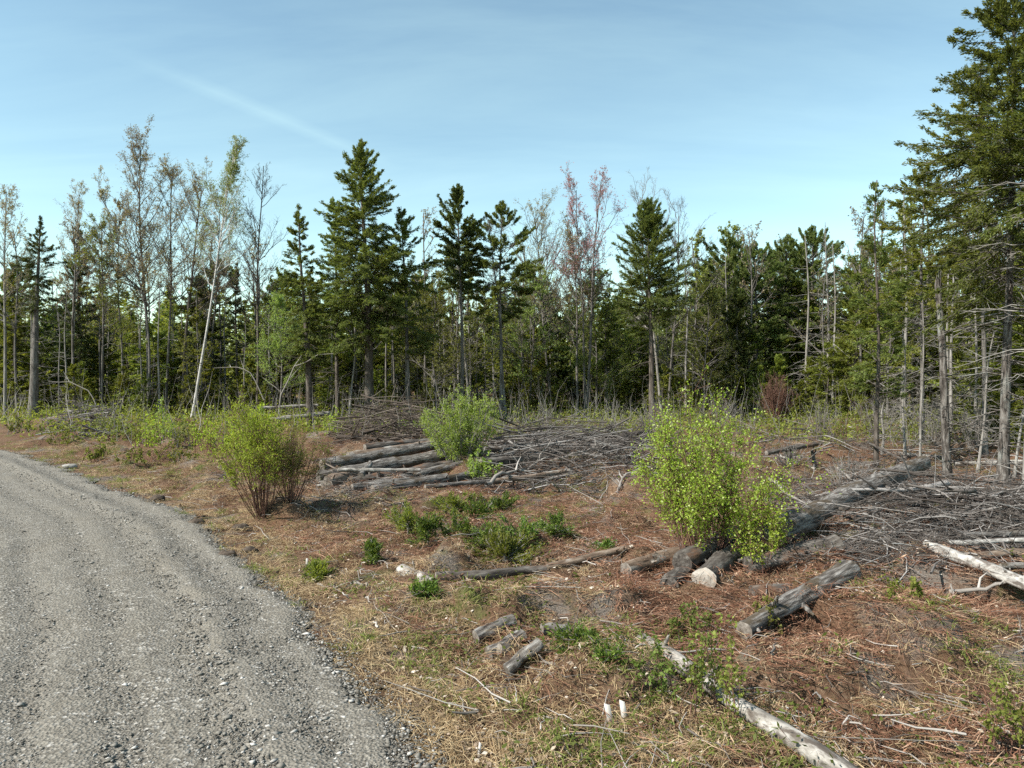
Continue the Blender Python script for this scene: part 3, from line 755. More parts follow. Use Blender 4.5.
    hero('b', 'aspen_tree', 'yellow green leafing tree between the bright fir and the narrow cedar', 704, 417, 285, 26, (TG, 'ygleaf'), 3.2, 139, 3, nb=30, cb=.2, nleaf=4, L=.09, W=.065, elev=(20, 62))
    hero('b', 'aspen_tree', 'yellow green leafing tree between the big hemlock and the ragged cedar', 436, 420, 285, 24, (TG, 'ygleaf'), 3.2, 152, -3, nb=30, cb=.2, nleaf=4, L=.09, W=.065, elev=(20, 62))
    hero('b', 'aspen_tree', 'pale green leafing tree left of the narrow hemlock', 280, 420, 290, 22, (TG, 'birchleaf'), 3.2, 153, 4, nb=28, cb=.2, nleaf=4, L=.09, W=.065, elev=(20, 62))
    hero('c', 'fir_tree', 'short dark fir between the bare twiggy tree and the red maple', 547, 413, 278, 15, (TD, 'spruce'), 4, 136, 0, cb=.1, nb=70, twd=8, lpt=8, L=.2, W=.06)
    # ---- right
    hero('c', 'cedar_tree', 'dark narrow cedar at the left end of the right hand pines', 736, 417, 276, 17, (TG, 'cedar'), 5, 140, 0, cb=.12, nb=80, prof='column', elo=10, ehi=50, twd=9, lpt=10, L=.2, W=.08, flat=.9)
    hero('c', 'pine_tree', 'pine with soft blunt top right of the narrow cedar', 757, 414, 242, 34, (TG, 'pine'), 5.5, 141, -3, cb=.25, nb=95, prof='egg', elo=5, ehi=45, twd=7, lpt=14, L=.2, W=.05, tuft=True)
    hero('c', 'pine_tree', 'pine with open grey green crown in the middle of the right pines', 782, 413, 236, 34, (TG, 'pine'), 5, 142, 4, cb=.3, nb=85, prof='egg', elo=5, ehi=45, twd=7, lpt=13, L=.2, W=.05, tuft=True, gap=.2)
    hero('c', 'pine_tree', 'tallest pine of the right pines with upswept boughs', 808, 414, 226, 38, (TG, 'pine'), 6, 143, 3, cb=.28, nb=105, prof='egg', elo=5, ehi=50, twd=7, lpt=14, L=.2, W=.05, tuft=True, gap=.15)
    hero('c', 'dead_tree', 'grey dead conifer with bare drooping twigs beside the tallest right pine', 829, 417, 222, 24, (TP, 'budleaf'), 4.5, 144, -4, cb=.1, nb=90, twd=6, lpt=0, elo=15, ehi=50, droop=.2, dead=60)
    hero('c', 'fir_tree', 'green fir behind the thin hemlock at the clearing edge', 855, 422, 258, 34, (TD, 'fir'), 6, 145, 0, cb=.1, nb=110, twd=8, lpt=9, L=.2, W=.055)
    hero('c', 'hemlock_tree', 'thin straight hemlock with sparse tiers alone at the clearing edge', 876, 466, 180, 44, (TD, 'hemlock'), 5, 146, 0, cb=.24, nb=70, elo=-2, ehi=28, twd=9, lpt=11, L=.11, W=.03, dead=45, deadlen=.8, gap=.22)
    hero('c', 'hemlock_tree', 'yellow green young hemlock with drooping boughs behind the broken snag', 921, 452, 165, 66, (TG, 'hemlock_y'), 5, 147, 0, cb=.36, nb=62, elo=-6, ehi=25, twd=8, lpt=11, L=.14, W=.038, dead=60, deadlen=1.3, droop=.2, gap=.15)
    hero('c', 'hemlock_tree', 'great hemlock towering over the right edge of the clearing', 1003, 491, -32, 112, ('trunk_near', 'hemlock'), 10.5, 148, 8, cb=.38, nb=215, gap=.2, elo=-6, ehi=34, twd=10, lpt=13, L=.10, W=.03, dead=90, deadlen=1.7, droop=.24)
    hero('c', 'hemlock_tree', 'hemlock rising behind the great hemlock with a yellowish crown', 985, 458, 60, 80, (TG, 'hemlock_y'), 5.5, 149, -10, cb=.45, nb=90, gap=.2, elo=-4, ehi=28, twd=8, lpt=11, L=.13, W=.036, dead=70, deadlen=1.4)
    hero('c', 'hemlock_tree', 'pale trunk hemlock cut by the right border of the picture', 1026, 503, 40, 70, (TP, 'hemlock'), 8, 150, 6, cb=.55, nb=60, twd=8, lpt=12, L=.11, W=.032, dead=40)
    # snag: broken trunk, leaning left at top
    x, y, z, H = height_to(948, 483, 286); k = mpp(y)
    r = R(151); tm, cm = MB(), MB(); st = Stem(r, H, (-11 * k, 0), (0, 0), .03)
    trunk_tube(tm, st, 4.4 * k, 3.0 * k, 1.0, r=r, k=18, n=10)
    top = st(np.array([1.0]))[0]
    for a in np.linspace(0, 6.28, 7)[:-1]:
        p = top + np.array([math.cos(a), math.sin(a), 0]) * 2.0 * k
        tubes(tm, np.array([p - [0, 0, .1], p + [0, 0, .05], p + [.02, 0, r.uniform(.15, .9)]]), np.array([.035, .028, .004]), 5)
    nd_ = 34; td = r.uniform(.08, .97, nd_); bz = st(td); a = r.uniform(0, 6.28, nd_); ln = r.uniform(.15, 1.0, nd_)
    dr = np.stack([np.cos(a), np.sin(a), r.normal(-.05, .2, nd_)], -1)
    DP = bz[:, None] + dr[:, None] * np.linspace(0, 1, 5)[None, :, None] * ln[:, None, None]; DP[:, 1:] += r.normal(0, .03, (nd_, 4, 3))
    tubes(tm, DP, np.array([[.016, .012, .009, .006, .002]]) * np.ones((nd_, 1)), 4)
    plant('snag', 'broken topped grey dead trunk standing between the thin hemlock and the great hemlock', 'dead tree', (x, y, z), (tm,), ('trunk_near',), parts=('trunk',))
    for i, (px, py, tp, ln_, lab) in enumerate([(920, 470, 300, 2, 'slim grey dead pole just left of the broken snag'), (905, 462, 330, -4, 'thin dead pole leaning between the thin hemlock and the broken snag'),
                                                (978, 470, 330, 14, 'slim dead pole leaning towards the great hemlock trunk'), (1014, 478, 300, 22, 'pale crooked dead pole crossing behind the great hemlock trunk'),
                                                (882, 458, 395, 2, 'short dead pole touching the thin hemlock trunk')]):
        hero('c', 'dead_pole', lab, px, py, tp, 12, ('trunk_pale', 'budleaf'), 2.6, 160 + i, ln_, cat='dead tree', cb=.25, nb=18, twd=3, lpt=0, elo=5, ehi=35, droop=.1, dead=14, deadlen=.5)


def build_background():
    r = R(50)
    kinds = []
    def reg(name, label, cat, mbs, mats, group):
        root = plant(name, label, cat, (0, 0, -500), mbs, mats, group); kinds.append((root, [])); return len(kinds) - 1
    G1, G2, G3 = 'evergreens crowding the wood behind', 'bare trunks in the wood behind', 'young conifers under the wood edge'
    ev = []
    for i in range(3): ev.append(reg('fir_tree', ('green fir', 'yellow green fir', 'high crowned green fir')[i] + ' crowded into the wood behind the front trees', 'tree', conifer(200 + i, 9.0, .11, (.05, .26, .18)[i], 2.2, 'cone', 130, twd=8, lpt=11, L=.2, W=.06, flat=.8), ('trunk_dark', ('fir', 'hemlock_y', 'fir')[i]), G1))
    for i in range(3): ev.append(reg('hemlock_tree', ('shaggy yellowish hemlock', 'shaggy dark hemlock with a high crown', 'shaggy yellowish hemlock with a bare lower trunk')[i] + ' crowded into the wood behind the front trees', 'tree', conifer(210 + i, 9.5, .12, (.12, .3, .22)[i], 2.5, 'cone', 125, elo=-10, ehi=25, twd=8, lpt=11, L=.2, W=.055, flat=.8, gap=.1, dead=20), ('trunk_grey', ('hemlock_y', 'hemlock', 'hemlock_y')[i]), G1))
    for i in range(2): ev.append(reg('pine_tree', 'soft crowned pine crowded into the wood behind the front trees', 'tree', conifer(220 + i, 10.5, .13, .3, 2.3, 'egg', 110, elo=5, ehi=45, twd=7, lpt=15, L=.2, W=.05, tuft=True, dead=25), ('trunk_grey', 'pine'), G1))
    for i in range(2): ev.append(reg('cedar_tree', 'narrow cedar crowded into the wood behind the front trees', 'tree', conifer(225 + i, 8.0, .11, .15, 1.4, 'column', 110, elo=10, ehi=45, twd=8, lpt=12, L=.18, W=.08, flat=.9), ('trunk_pale', 'cedar'), G1))
    ev.append(reg('spruce_tree', 'dark spruce crowded into the wood behind the front trees', 'tree', conifer(228, 9.0, .11, .08, 2.0, 'cone', 130, twd=8, lpt=11, L=.2, W=.06), ('trunk_dark', 'spruce'), G1))
    ba = []
    for i in range(3): ba.append(reg('bare_tree', 'grey bare broadleaf stem in the wood behind the front trees', 'tree', broadleaf(230 + i, 9.5, .08, .4, 1.7, 18, nleaf=1, L=.1), ('trunk_grey', 'budleaf'), G2))
    for i in range(2): ba.append(reg('aspen_tree', 'yellow green leafing stem in the wood behind the front trees', 'tree', broadleaf(235 + i, 8.0, .07, .25, 1.6, 24, nleaf=3, L=.13, W=.09, elev=(15, 60)), ('trunk_grey', 'ygleaf'), G2))
    for i in range(3): ba.append(reg('dead_pole', 'pale dead conifer pole in the wood behind the front trees', 'dead tree', conifer(240 + i, 7.5, .07, .2, .9, 'column', 34, elo=-5, ehi=30, twd=4, lpt=0, dead=30, deadlen=.9), ('trunk_pale', 'budleaf'), G2))
    sm = []
    for i in range(3): sm.append(reg('young_fir', 'young green fir growing at the foot of the wood edge', 'tree', conifer(250 + i, 3.2, .04, .02, 1.0, 'cone', 90, twd=9, lpt=9, L=.13, W=.045), ('trunk_dark', 'fir'), G3))
    for i in range(2): sm.append(reg('young_hemlock', 'young feathery hemlock growing at the foot of the wood edge', 'tree', conifer(255 + i, 3.4, .04, .02, 1.3, 'cone', 80, elo=-4, ehi=30, twd=8, lpt=8, L=.17, W=.05), ('trunk_dark', 'hemlock_y'), G3))

    def edge_depth(px):     # depth of the front of the wood along the picture
        return np.interp(px, [-250, 0, 120, 270, 400, 560, 690, 820, 900, 960, 1024, 1250], [42, 43, 42, 41, 40, 42, 41, 40, 31, 27, 25, 24])
    used = [0] * len(kinds)
    def put(k, x, y, sc):
        root = kinds[k][0]; z = gz(x, y) - .03
        if used[k] == 0:
            root.location = (x, y, z); root.rotation_euler = (0, 0, r.uniform(0, 6.28)); root.scale = (sc, sc, sc)
        else:
            dup(root, (x, y, z), r.uniform(0, 6.28), sc)
        used[k] += 1
    def run(n, ks, d0, d1, h0, h1, pw=1.0, mind=1.6):
        pts = []
        tries = 0
        while len(pts) < n and tries < n * 30:
            tries += 1
            px = r.uniform(-230, 1250); u = r.uniform(0, 1) ** pw; Y = edge_depth(px) + d0 + (d1 - d0) * u
            x = (px - 512) / F * Y
            if any((x - a) ** 2 + (Y - b) ** 2 < mind ** 2 for a, b in pts): continue
            if float(road_s([x], [Y])[0]) < 2.5: continue
            pts.append((x, Y)); k = ks[int(r.integers(len(ks)))]
            sc = r.uniform(h0, h1) * (1 + .18 * (px > 690))
            put(k, x, Y, sc)
    run(128, ev, 2.0, 25, .72, 1.05, .9, 1.5)
    run(190, ba, -1.5, 10, .7, 1.25, 1.0, .7)
    run(105, sm, .5, 12, .6, 1.7, 1.0, .9)
    run(70, sm, -3.5, 1.5, .35, 1.1, 1.0, .9)
    # far wood: one mass
    mb = MB(); rr = R(61); tm = MB()
    for i in range(620):
        px = rr.uniform(-300, 1320); Y = rr.uniform(64, 150); x = (px - 512) / F * Y; H = rr.uniform(8, 12) * (1.0 + (Y - 64) / 300); Rm = rr.uniform(2.0, 3.2)
        n = 420; t = rr.uniform(0, 1, n) ** 1.2; a = rr.uniform(0, 6.28, n); q = Rm * (1 - t) ** .75 * np.sqrt(rr.uniform(.1, 1, n))
        c = np.stack([x + np.cos(a) * q, Y + np.sin(a) * q, .3 + H * (.05 + .95 * t)], -1)
        d = np.stack([np.cos(a), np.sin(a), rr.normal(-.1, .3, n)], -1)
        leaves(mb, c, d, np.array([0, 0, 1.]) + rr.normal(0, .6, (n, 3)), rr.uniform(.5, 1.0, n), rr.uniform(.16, .3, n))
        tubes(mb, np.array([[x, Y, -.2], [x, Y, H * .5], [x, Y, H * .96]]), np.array([.14, .09, .01]), 4)
    o = mb.build('far_woods', M['hemlock_y']); tag(o, 'far conifer woods closing the view behind the trees', 'woods', kind='stuff')


# ------------------------------------------------------------------ logs
def log(label, a, b, ra, rb, mat, cat='log', name='log', sag=0.0, ends=(1, 1), seed=0, stubs=4, bend=.0, group=None, cut='cut_grey'):
    """a, b world points of the axis ends"""
    r = R(900 + seed); a = np.array(a, float); b = np.array(b, float)
    a[2] = max(a[2], gz(a[0], a[1]) + .4 * ra); b[2] = max(b[2], gz(b[0], b[1]) + .4 * rb)
    v = b - a; Ln = np.linalg.norm(v)
    root = thing(name, label, cat, tuple((a + b) / 2), group)
    root.rotation_euler = (0, -math.asin(v[2] / Ln), math.atan2(v[1], v[0]))
    k = max(8, int(Ln / .12)); k = min(k, 44); n = 18
    xs = np.linspace(-Ln / 2, Ln / 2, k); t = np.linspace(0, 1, k)
    P = np.stack([xs, bend * np.sin(t * math.pi) + .02 * np.sin(t * 9 + seed), -sag * np.sin(t * math.pi)], -1)
    rad = (ra + (rb - ra) * t) * (1 + .05 * np.sin(t * 11 + seed * 2) + r.normal(0, .018, k))
    ang = np.arange(n) / n * 2 * math.pi
    lump = 1 + .025 * np.sin(ang[None] * 6 + 3 * np.sin(xs[:, None] * 1.3)) + .34 * (fbm(np.repeat(xs[:, None] * 2.5, n, 1) + seed, np.cos(ang)[None] * 1.5 + 5 + 0 * xs[:, None], seed) - .5) * 2 + r.normal(0, .03, (k, n))
    V = np.stack([P[:, 0:1] + 0 * ang[None], P[:, 1:2] + np.cos(ang)[None] * rad[:, None] * lump, P[:, 2:3] + np.sin(ang)[None] * rad[:, None] * lump], -1)
    i = np.arange(k - 1)[:, None] * n; j = np.arange(n)[None]; j2 = (j + 1) % n
    mb = MB(); mb.add(V, np.stack([i + j, i + j2, i + n + j2, i + n + j], -1).reshape(-1, 4))
    for _ in range(stubs):
        q = r.integers(1, k - 1); aa = r.uniform(0, 6.28); d = np.array([r.uniform(-.5, .5), math.cos(aa), math.sin(aa)]); p = P[q]
        l = rad[q] + r.uniform(.03, .16)
        tubes(mb, np.array([p, p + d * l * .7, p + d * l]), np.array([.3, .22, .1]) * rad[q], 6)
    mb.build('bark', M[mat], root, True)
    for e, on in zip((0, 1), ends):
        ring = V[0 if e == 0 else -1] * 1.0; c = ring.mean(0); sgn = -1 if e == 0 else 1
        eb = MB(); ts = []
        rings = [ring * 1.0, c + (ring - c) * .66 + [sgn * .004, 0, 0], c + (ring - c) * .3 + [sgn * r.uniform(-.004, .012), 0, 0]]
        if not on: rings[1] = c + (ring - c) * .6 + [sgn * .05, 0, 0]; rings[2] = c + (ring - c) * .25 + [sgn * .09, 0, 0]
        VV = np.concatenate(rings + [c[None] + [sgn * (.006 if on else .1), 0, 0]])
        jj = np.arange(n); jn = (jj + 1) % n
        Q = np.concatenate([np.stack([jj + o, jn + o, jn + o + n, jj + o + n], -1) for o in (0, n)])
        T = np.stack([jj + 2 * n, jn + 2 * n, np.full(n, 3 * n)], -1)
        eb.add(VV, Q if sgn < 0 else Q[:, ::-1], T if sgn < 0 else T[:, ::-1])
        eb.build('cut_end', M[cut if on else mat], root)
    return root


def log_px(label, p, q, wp, mat, za=None, zb=None, wq=None, lift=.5, liftb=None, **kw):
    """p, q: where the axis's ground line falls; wp: thickness in pixels at p"""
    xa, ya = at(*p); xb, yb = at(*q)
    ra = wp * mpp(ya) / 2; rb = (wq or wp) * mpp(yb) / 2
    A = (xa, ya, gz(xa, ya) + ra * lift if za is None else za); B = (xb, yb, gz(xb, yb) + rb * (liftb or lift) if zb is None else zb)
    return log(label, A, B, ra, rb, mat, **kw)


def build_logs():
    # log pile at the left centre: a stack, lower logs in front, upper resting behind
    g = 'logs of the old pile'
    def pile(label, p, q, Y0, Y1, w, mat, seed, **kw):
        Y0 *= .955; Y1 *= .955; xa, za = pt(*p, Y0); xb, zb = pt(*q, Y1)
        rr = w * mpp(Y0) / 2 * 1.1
        log(label, (xa, Y0, za), (xb, Y1, zb), rr, rr * .9, mat, seed=seed, **kw)
    pile('longest upper grey log along the back top of the old pile', (322, 466), (470, 439), 18.6, 21.5, 11, 'log_grey', 1)
    pile('thick middle log of the old pile under the longest upper log', (331, 476), (478, 450), 17.6, 20.2, 14, 'log_grey', 2)
    pile('brown tinged log lying on the crest of the old pile', (348, 457), (440, 443), 19.4, 21.4, 9, 'log_brown', 3)
    pile('thin grey log low on the front of the old pile', (364, 487), (462, 466), 16.3, 18.4, 9, 'log_grey', 4)
    pile('lowest front log of the old pile lying in the grass', (372, 494), (478, 474), 15.3, 17.4, 9, 'log_grey', 5)
    pile('short dark log wedged at the left end of the old pile', (318, 478), (352, 473), 17.4, 17.9, 12, 'log_dark', 6)
    pile('dark log buried between thick middle and low front logs of the old pile', (345, 484), (470, 461), 16.9, 19.2, 11, 'log_dark', 7)
    pile('grey log running right from the old pile behind the middle bush', (480, 464), (600, 449), 19.5, 22.5, 9, 'log_grey', 8)
    pile('dark pole log under the grey log right of the middle bush', (490, 472), (618, 458), 18.0, 20.5, 7, 'log_dark', 9)
    pile('stub of split wood propped against the front of the old pile', (360, 476), (370, 463), 16.6, 17.3, 6, 'log_grey', 10, stubs=0)
    pile('rotten root end lying at the left of the old pile', (326, 486), (345, 478), 16.2, 16.9, 15, 'log_brown', 11, stubs=6)
    pile('thin pale pole lying aslant over the old pile', (338, 470), (420, 470), 16.6, 17.2, 3.5, 'log_pale', 14)
    pile('dark pole filling the crest of the old pile behind the brown tinged log', (365, 448), (450, 440), 20.6, 22.4, 8, 'log_dark', 15)
    pile('grey log of the right half of the old pile just behind the middle bush', (474, 466), (566, 452), 18.8, 20.4, 8, 'log_grey', 17)
    pile('dark log of the right half of the old pile below the grey one', (480, 475), (560, 464), 17.6, 18.8, 8, 'log_dark', 18)
    pile('brown pole at the right end of the old pile by the slash heap', (492, 482), (572, 471), 16.2, 17.2, 5, 'log_brown', 19)
    pile('upper grey pole of the right half of the old pile', (470, 452), (566, 441), 20.6, 22.0, 7, 'log_grey', 51)
    pile('front grey log of the old pile close to the ground left of the middle bush', (352, 489), (446, 477), 15.6, 16.9, 8, 'log_grey', 52)
    pile('short grey pole at the right foot of the old pile', (425, 487), (500, 480), 15.4, 16.4, 4, 'log_grey', 16)
    pile('pale fallen trunk lying in front of the hemlocks behind the left bush', (262, 421), (330, 413), 32, 33.5, 4.5, 'log_pale', 12)
    pile('slim pale fallen trunk above the one behind the left bush', (262, 408), (318, 405), 34, 35, 3, 'log_pale', 13)
    # foreground
    log_px('dark slim log lying across the bracken in the middle of the clearing', (436, 587), (545, 577), 10, 'log_dark', seed=20, wq=8)
    log_px('brown half sunk log continuing right from the dark slim log', (548, 575), (632, 565), 8, 'log_brown', seed=21, wq=6)
    log_px('short pale stub log butting against the dark slim log', (402, 574), (434, 592), 12, 'log_pale', seed=22, stubs=1)
    log_px('mossy brown log ending left of the birch bush', (624, 579), (706, 560), 16, 'log_brown', seed=23)
    xa, ya = at(702, 600)
    log('thick log showing its pale sawn face under the birch bush', (xa, ya, gz(xa, ya) + .07), (xa + 1.1, ya + 1.6, .2), .145, .14, 'log_dark', seed=24, cut='cut_pale', stubs=0)
    log('log with dark sawn face stacked on the pale faced log under the birch bush', (xa - .12, ya + .45,  .30), (xa + 1.0, ya + 1.9, .34), .125, .12, 'log_dark', seed=25, cut='log_dark')
    log('small sawn log left of the pale faced log under the birch bush', (xa - .33, ya + .12, .13), (xa + .3, ya + 1.3, .15), .11, .1, 'log_dark', cut='log_dark', seed=26)
    log_px('dark thick log coming out right from under the birch bush', (748, 588), (836, 583), 20, 'log_dark', lift=1.0, cut='log_dark', seed=27)
    log_px('dark slimmer log below the thick one right of the birch bush', (752, 607), (842, 601), 14, 'log_dark', lift=.8, cut='log_dark', seed=28)
    xa, ya = at(775, 566); xb, yb = at(922, 512)
    log('long thick grey log slanting up onto the brush right of the birch bush', (xa, ya, .46), (xb, yb, .92), .175, .145, 'log_grey', seed=29, stubs=6)
    log_px('short thick grey log lying alone in the brown bracken', (742, 650), (851, 609), 22, 'log_grey', lift=1.3, seed=30)
    log_px('long bleached birch log crossing the bottom foreground', (641, 664), (866, 800), 16, 'log_pale', lift=2.1, liftb=1.2, seed=31, wq=22, stubs=5)
    log_px('dark grey cut log on top of the short log cluster in the grass', (476, 645), (513, 636), 13, 'log_grey', seed=32, lift=1.7, stubs=0)
    log_px('pale grey cut log second in the short log cluster', (490, 661), (522, 651), 13, 'log_grey', seed=33, lift=1.7, stubs=0)
    log_px('small cut log third in the short log cluster', (500, 668), (524, 661), 11, 'log_dark', seed=34, lift=1.7, stubs=0)
    log_px('weathered cut log lowest in the short log cluster', (506, 680), (540, 671), 12, 'log_grey', seed=35, lift=1.7, stubs=0)
    log_px('bleached white chunk of rotten log behind the short log cluster', (541, 640), (568, 637), 11, 'log_pale', seed=36, lift=1.7, stubs=2)
    # right: pale trunks on the brush
    def rl(label, p, q, Y0, Y1, w, mat, seed, **kw):
        xa, za = pt(*p, Y0); xb, zb = pt(*q, Y1); rr = w * mpp(Y0) / 2
        log(label, (xa, Y0, za), (xb, Y1, zb), rr, rr * 1.05, mat, seed=seed, **kw)
    def rz(label, p, q, za, zb, w, mat, seed, **kw):
        xa, ya = at(*p, za); xb, yb = at(*q, zb); rr = w * mpp(ya) / 2
        log(label, (xa, ya, za), (xb, yb, zb), rr, rr * 1.05, mat, seed=seed, **kw)
    rz('thick white birch trunk running down to the right over the brush', (925, 547), (1045, 590), .42, .30, 10, 'log_white', 40, stubs=6)
    rz('straight white birch pole lying level on the brush', (948, 543), (1060, 539), .46, .50, 5, 'log_white', 41)
    rz('grey pole lying just above the white birch pole on the brush', (958, 536), (1060, 531), .42, .45, 7, 'log_grey', 42)
    rz('brownish thick pole below the white birch pole on the brush', (975, 557), (1070, 548), .40, .45, 9, 'log_brown', 43)
    rz('pale pole low on the brush under the thick white birch', (985, 572), (1060, 600), .34, .30, 6, 'log_pale', 44)
    rz('grey pole sticking out level from the brush at the right border', (1000, 566), (1070, 566), .40, .40, 6, 'log_grey', 50)
    rl('fallen pale trunk on the grass between snag and great hemlock', (955, 464), (1060, 470), 19.5, 19.0, 4, 'log_pale', 45)
    rl('weathered fallen trunk at the wood edge left of the snag', (890, 455), (950, 459), 21.5, 21.0, 4, 'log_pale', 46)
    rl('grey fallen pole slanting down between the thin hemlock and the snag', (866, 441), (948, 484), 20, 15.6, 2.2, 'log_dark', 47)
    # leaning rail on a short dark post
    x, y, z = base_px(814, 468); k = mpp(y)
    root = thing('broken_post', 'dark broken stump post holding up the end of a fallen pole', 'post', (x, y, z))
    mb = MB(); tubes(mb, np.array([[.07, 0, -.15], [.05, 0, .08], [.0, 0, .3], [-.06, 0, .58]]), np.array([.09, .065, .05, .04]), 9)
    tubes(mb, np.array([[-.02, 0, .4], [.03, 0, .52], [.05, 0, .62]]), np.array([.035, .025, .008]), 6); mb.build('stump', M['log_dark'], root, True)
    rl('dark fallen pole resting its end on the broken post', (766, 453), (817, 443.5), 18.4, 19.2, 5, 'log_dark', 48)
    rl('thin pale pole lying below the pole on the broken post', (775, 454), (815, 469), 20, 18.5, 2.2, 'log_pale', 49)


def tpx(px, py, Y):
    x, z = pt(px, py, Y); return (x, Y, z)


def branch(label, pts, r0, mat='stick', seed=0, forks=4, name='fallen_branch', cat='branch'):
    r = R(seed + 300); P = np.array(pts, float); o = P[len(P) // 2].copy()
    P[:, 2] = np.maximum(P[:, 2], gz(P[:, 0], P[:, 1]) + r0); P = P - o; t = np.linspace(0, 1, 9); k = np.linspace(0, 1, len(P))
    PP = np.stack([np.interp(t, k, P[:, i]) for i in range(3)], -1); PP[1:-1] += r.normal(0, .02, (7, 3))
    mb = MB(); tubes(mb, PP, r0 * np.linspace(1, .25, 9), 6)
    Ln = np.linalg.norm(P[-1] - P[0])
    for _ in range(forks):
        q = r.integers(3, 8); d = norm(PP[q] - PP[q - 1]); d = norm(d + r.normal(0, .6, 3) + np.array([0, 0, .1])); l = Ln * r.uniform(.1, .3)
        tubes(mb, np.array([PP[q], PP[q] + d * l * .5 + r.normal(0, .02, 3), PP[q] + d * l]), r0 * np.array([.5, .35, .1]), 5)
    ob = mb.build(name, M[mat], None, True); ob.location = tuple(o)
    return tag(ob, label, cat)


def build_branches():
    B = branch
    B('forked pale branch sticking out of the brush heap right of the middle bush', [tpx(524, 470, 16.8), tpx(540, 460, 17.0), tpx(551, 440, 17.3)], .04, seed=1)
    B('curved pale branch low on the brush heap right of the middle bush', [tpx(486, 484, 15), tpx(505, 472, 15.6), tpx(525, 469, 16)], .05, seed=2)
    B('grey branch leaning left from a small stump on the brush heap', [tpx(618, 496, 14.6), tpx(622, 485, 15), tpx(642, 466, 15.3)], .04, seed=3)
    B('long grey branch along the top of the brush heap', [tpx(550, 462, 17.5), tpx(580, 452, 17.8), tpx(604, 444, 18.2)], .045, seed=4)
    B('bent pale branch right of the birch bush', [tpx(769, 479, 13.6), tpx(790, 496, 13), tpx(808, 505, 12.8), tpx(818, 522, 12.2)], .035, seed=5)
    B('thin grey branch lying over brown bracken at the right border', [tpx(950, 592, 7.9), tpx(985, 588, 7.75), tpx(1035, 581, 7.6)], .032, seed=6)
    B('stub branch reaching down left from the branch at the right border', [tpx(938, 607, 7.6), tpx(950, 597, 7.75), tpx(960, 590, 7.85)], .02, seed=7, forks=1)
    B('grey branch lying down left from the long thick log top', [tpx(838, 468, 16), tpx(856, 484, 15), tpx(870, 500, 14)], .035, seed=8)
    B('arched pale sapling bent over in front of the big hemlock', [tpx(277, 428, 31), tpx(282, 395, 31), tpx(295, 367, 31), tpx(318, 355, 31), tpx(345, 352, 31)], .04, seed=9, forks=3, name='bent_sapling', cat='sapling')
    B('arched white birch bent over left of the leaning birch', [tpx(96, 425, 36), tpx(96, 404, 36), tpx(88, 390, 36), tpx(70, 382, 36), tpx(48, 381, 36)], .042, 'stick', 10, 2, 'bent_sapling', 'sapling')
    B('arched white sapling bent over right of the leaning birch', [tpx(264, 400, 36), tpx(252, 374, 36), tpx(236, 366, 36), tpx(214, 368, 36)], .038, 'stick', 11, 2, 'bent_sapling', 'sapling')
    B('pale stick lying by the road edge grass left of the stub log', [tpx(352, 590, 8.5), tpx(372, 596, 8.3), tpx(398, 602, 8.1)], .02, seed=12)
    B('forked white stick on the road verge left of the stub log', [tpx(318, 588, 8.6), tpx(332, 595, 8.4), tpx(349, 604, 8.0)], .016, seed=13)
    B('thin long stick beside the white wood scraps in front', [tpx(624, 724, 5.25), tpx(645, 735, 5.1), tpx(672, 760, 4.8)], .011, seed=14, forks=2)
    B('curved grey stick standing up in the bracken left of the stub log', [tpx(347, 595, 8.4), tpx(356, 580, 8.5), tpx(362, 562, 8.6)], .014, seed=15, forks=2)
    B('dark red stem arching in from the lower right corner', [tpx(1010, 775, 4.7), tpx(1000, 735, 4.7), tpx(985, 700, 4.75), tpx(972, 680, 4.8)], .009, 'stem_red', 16, 3, 'bare_shoot', 'shoot')
    B('second dark red stem rising in the lower right corner', [tpx(1030, 775, 4.7), tpx(1022, 720, 4.7), tpx(1008, 675, 4.75)], .008, 'stem_red', 17, 3, 'bare_shoot', 'shoot')


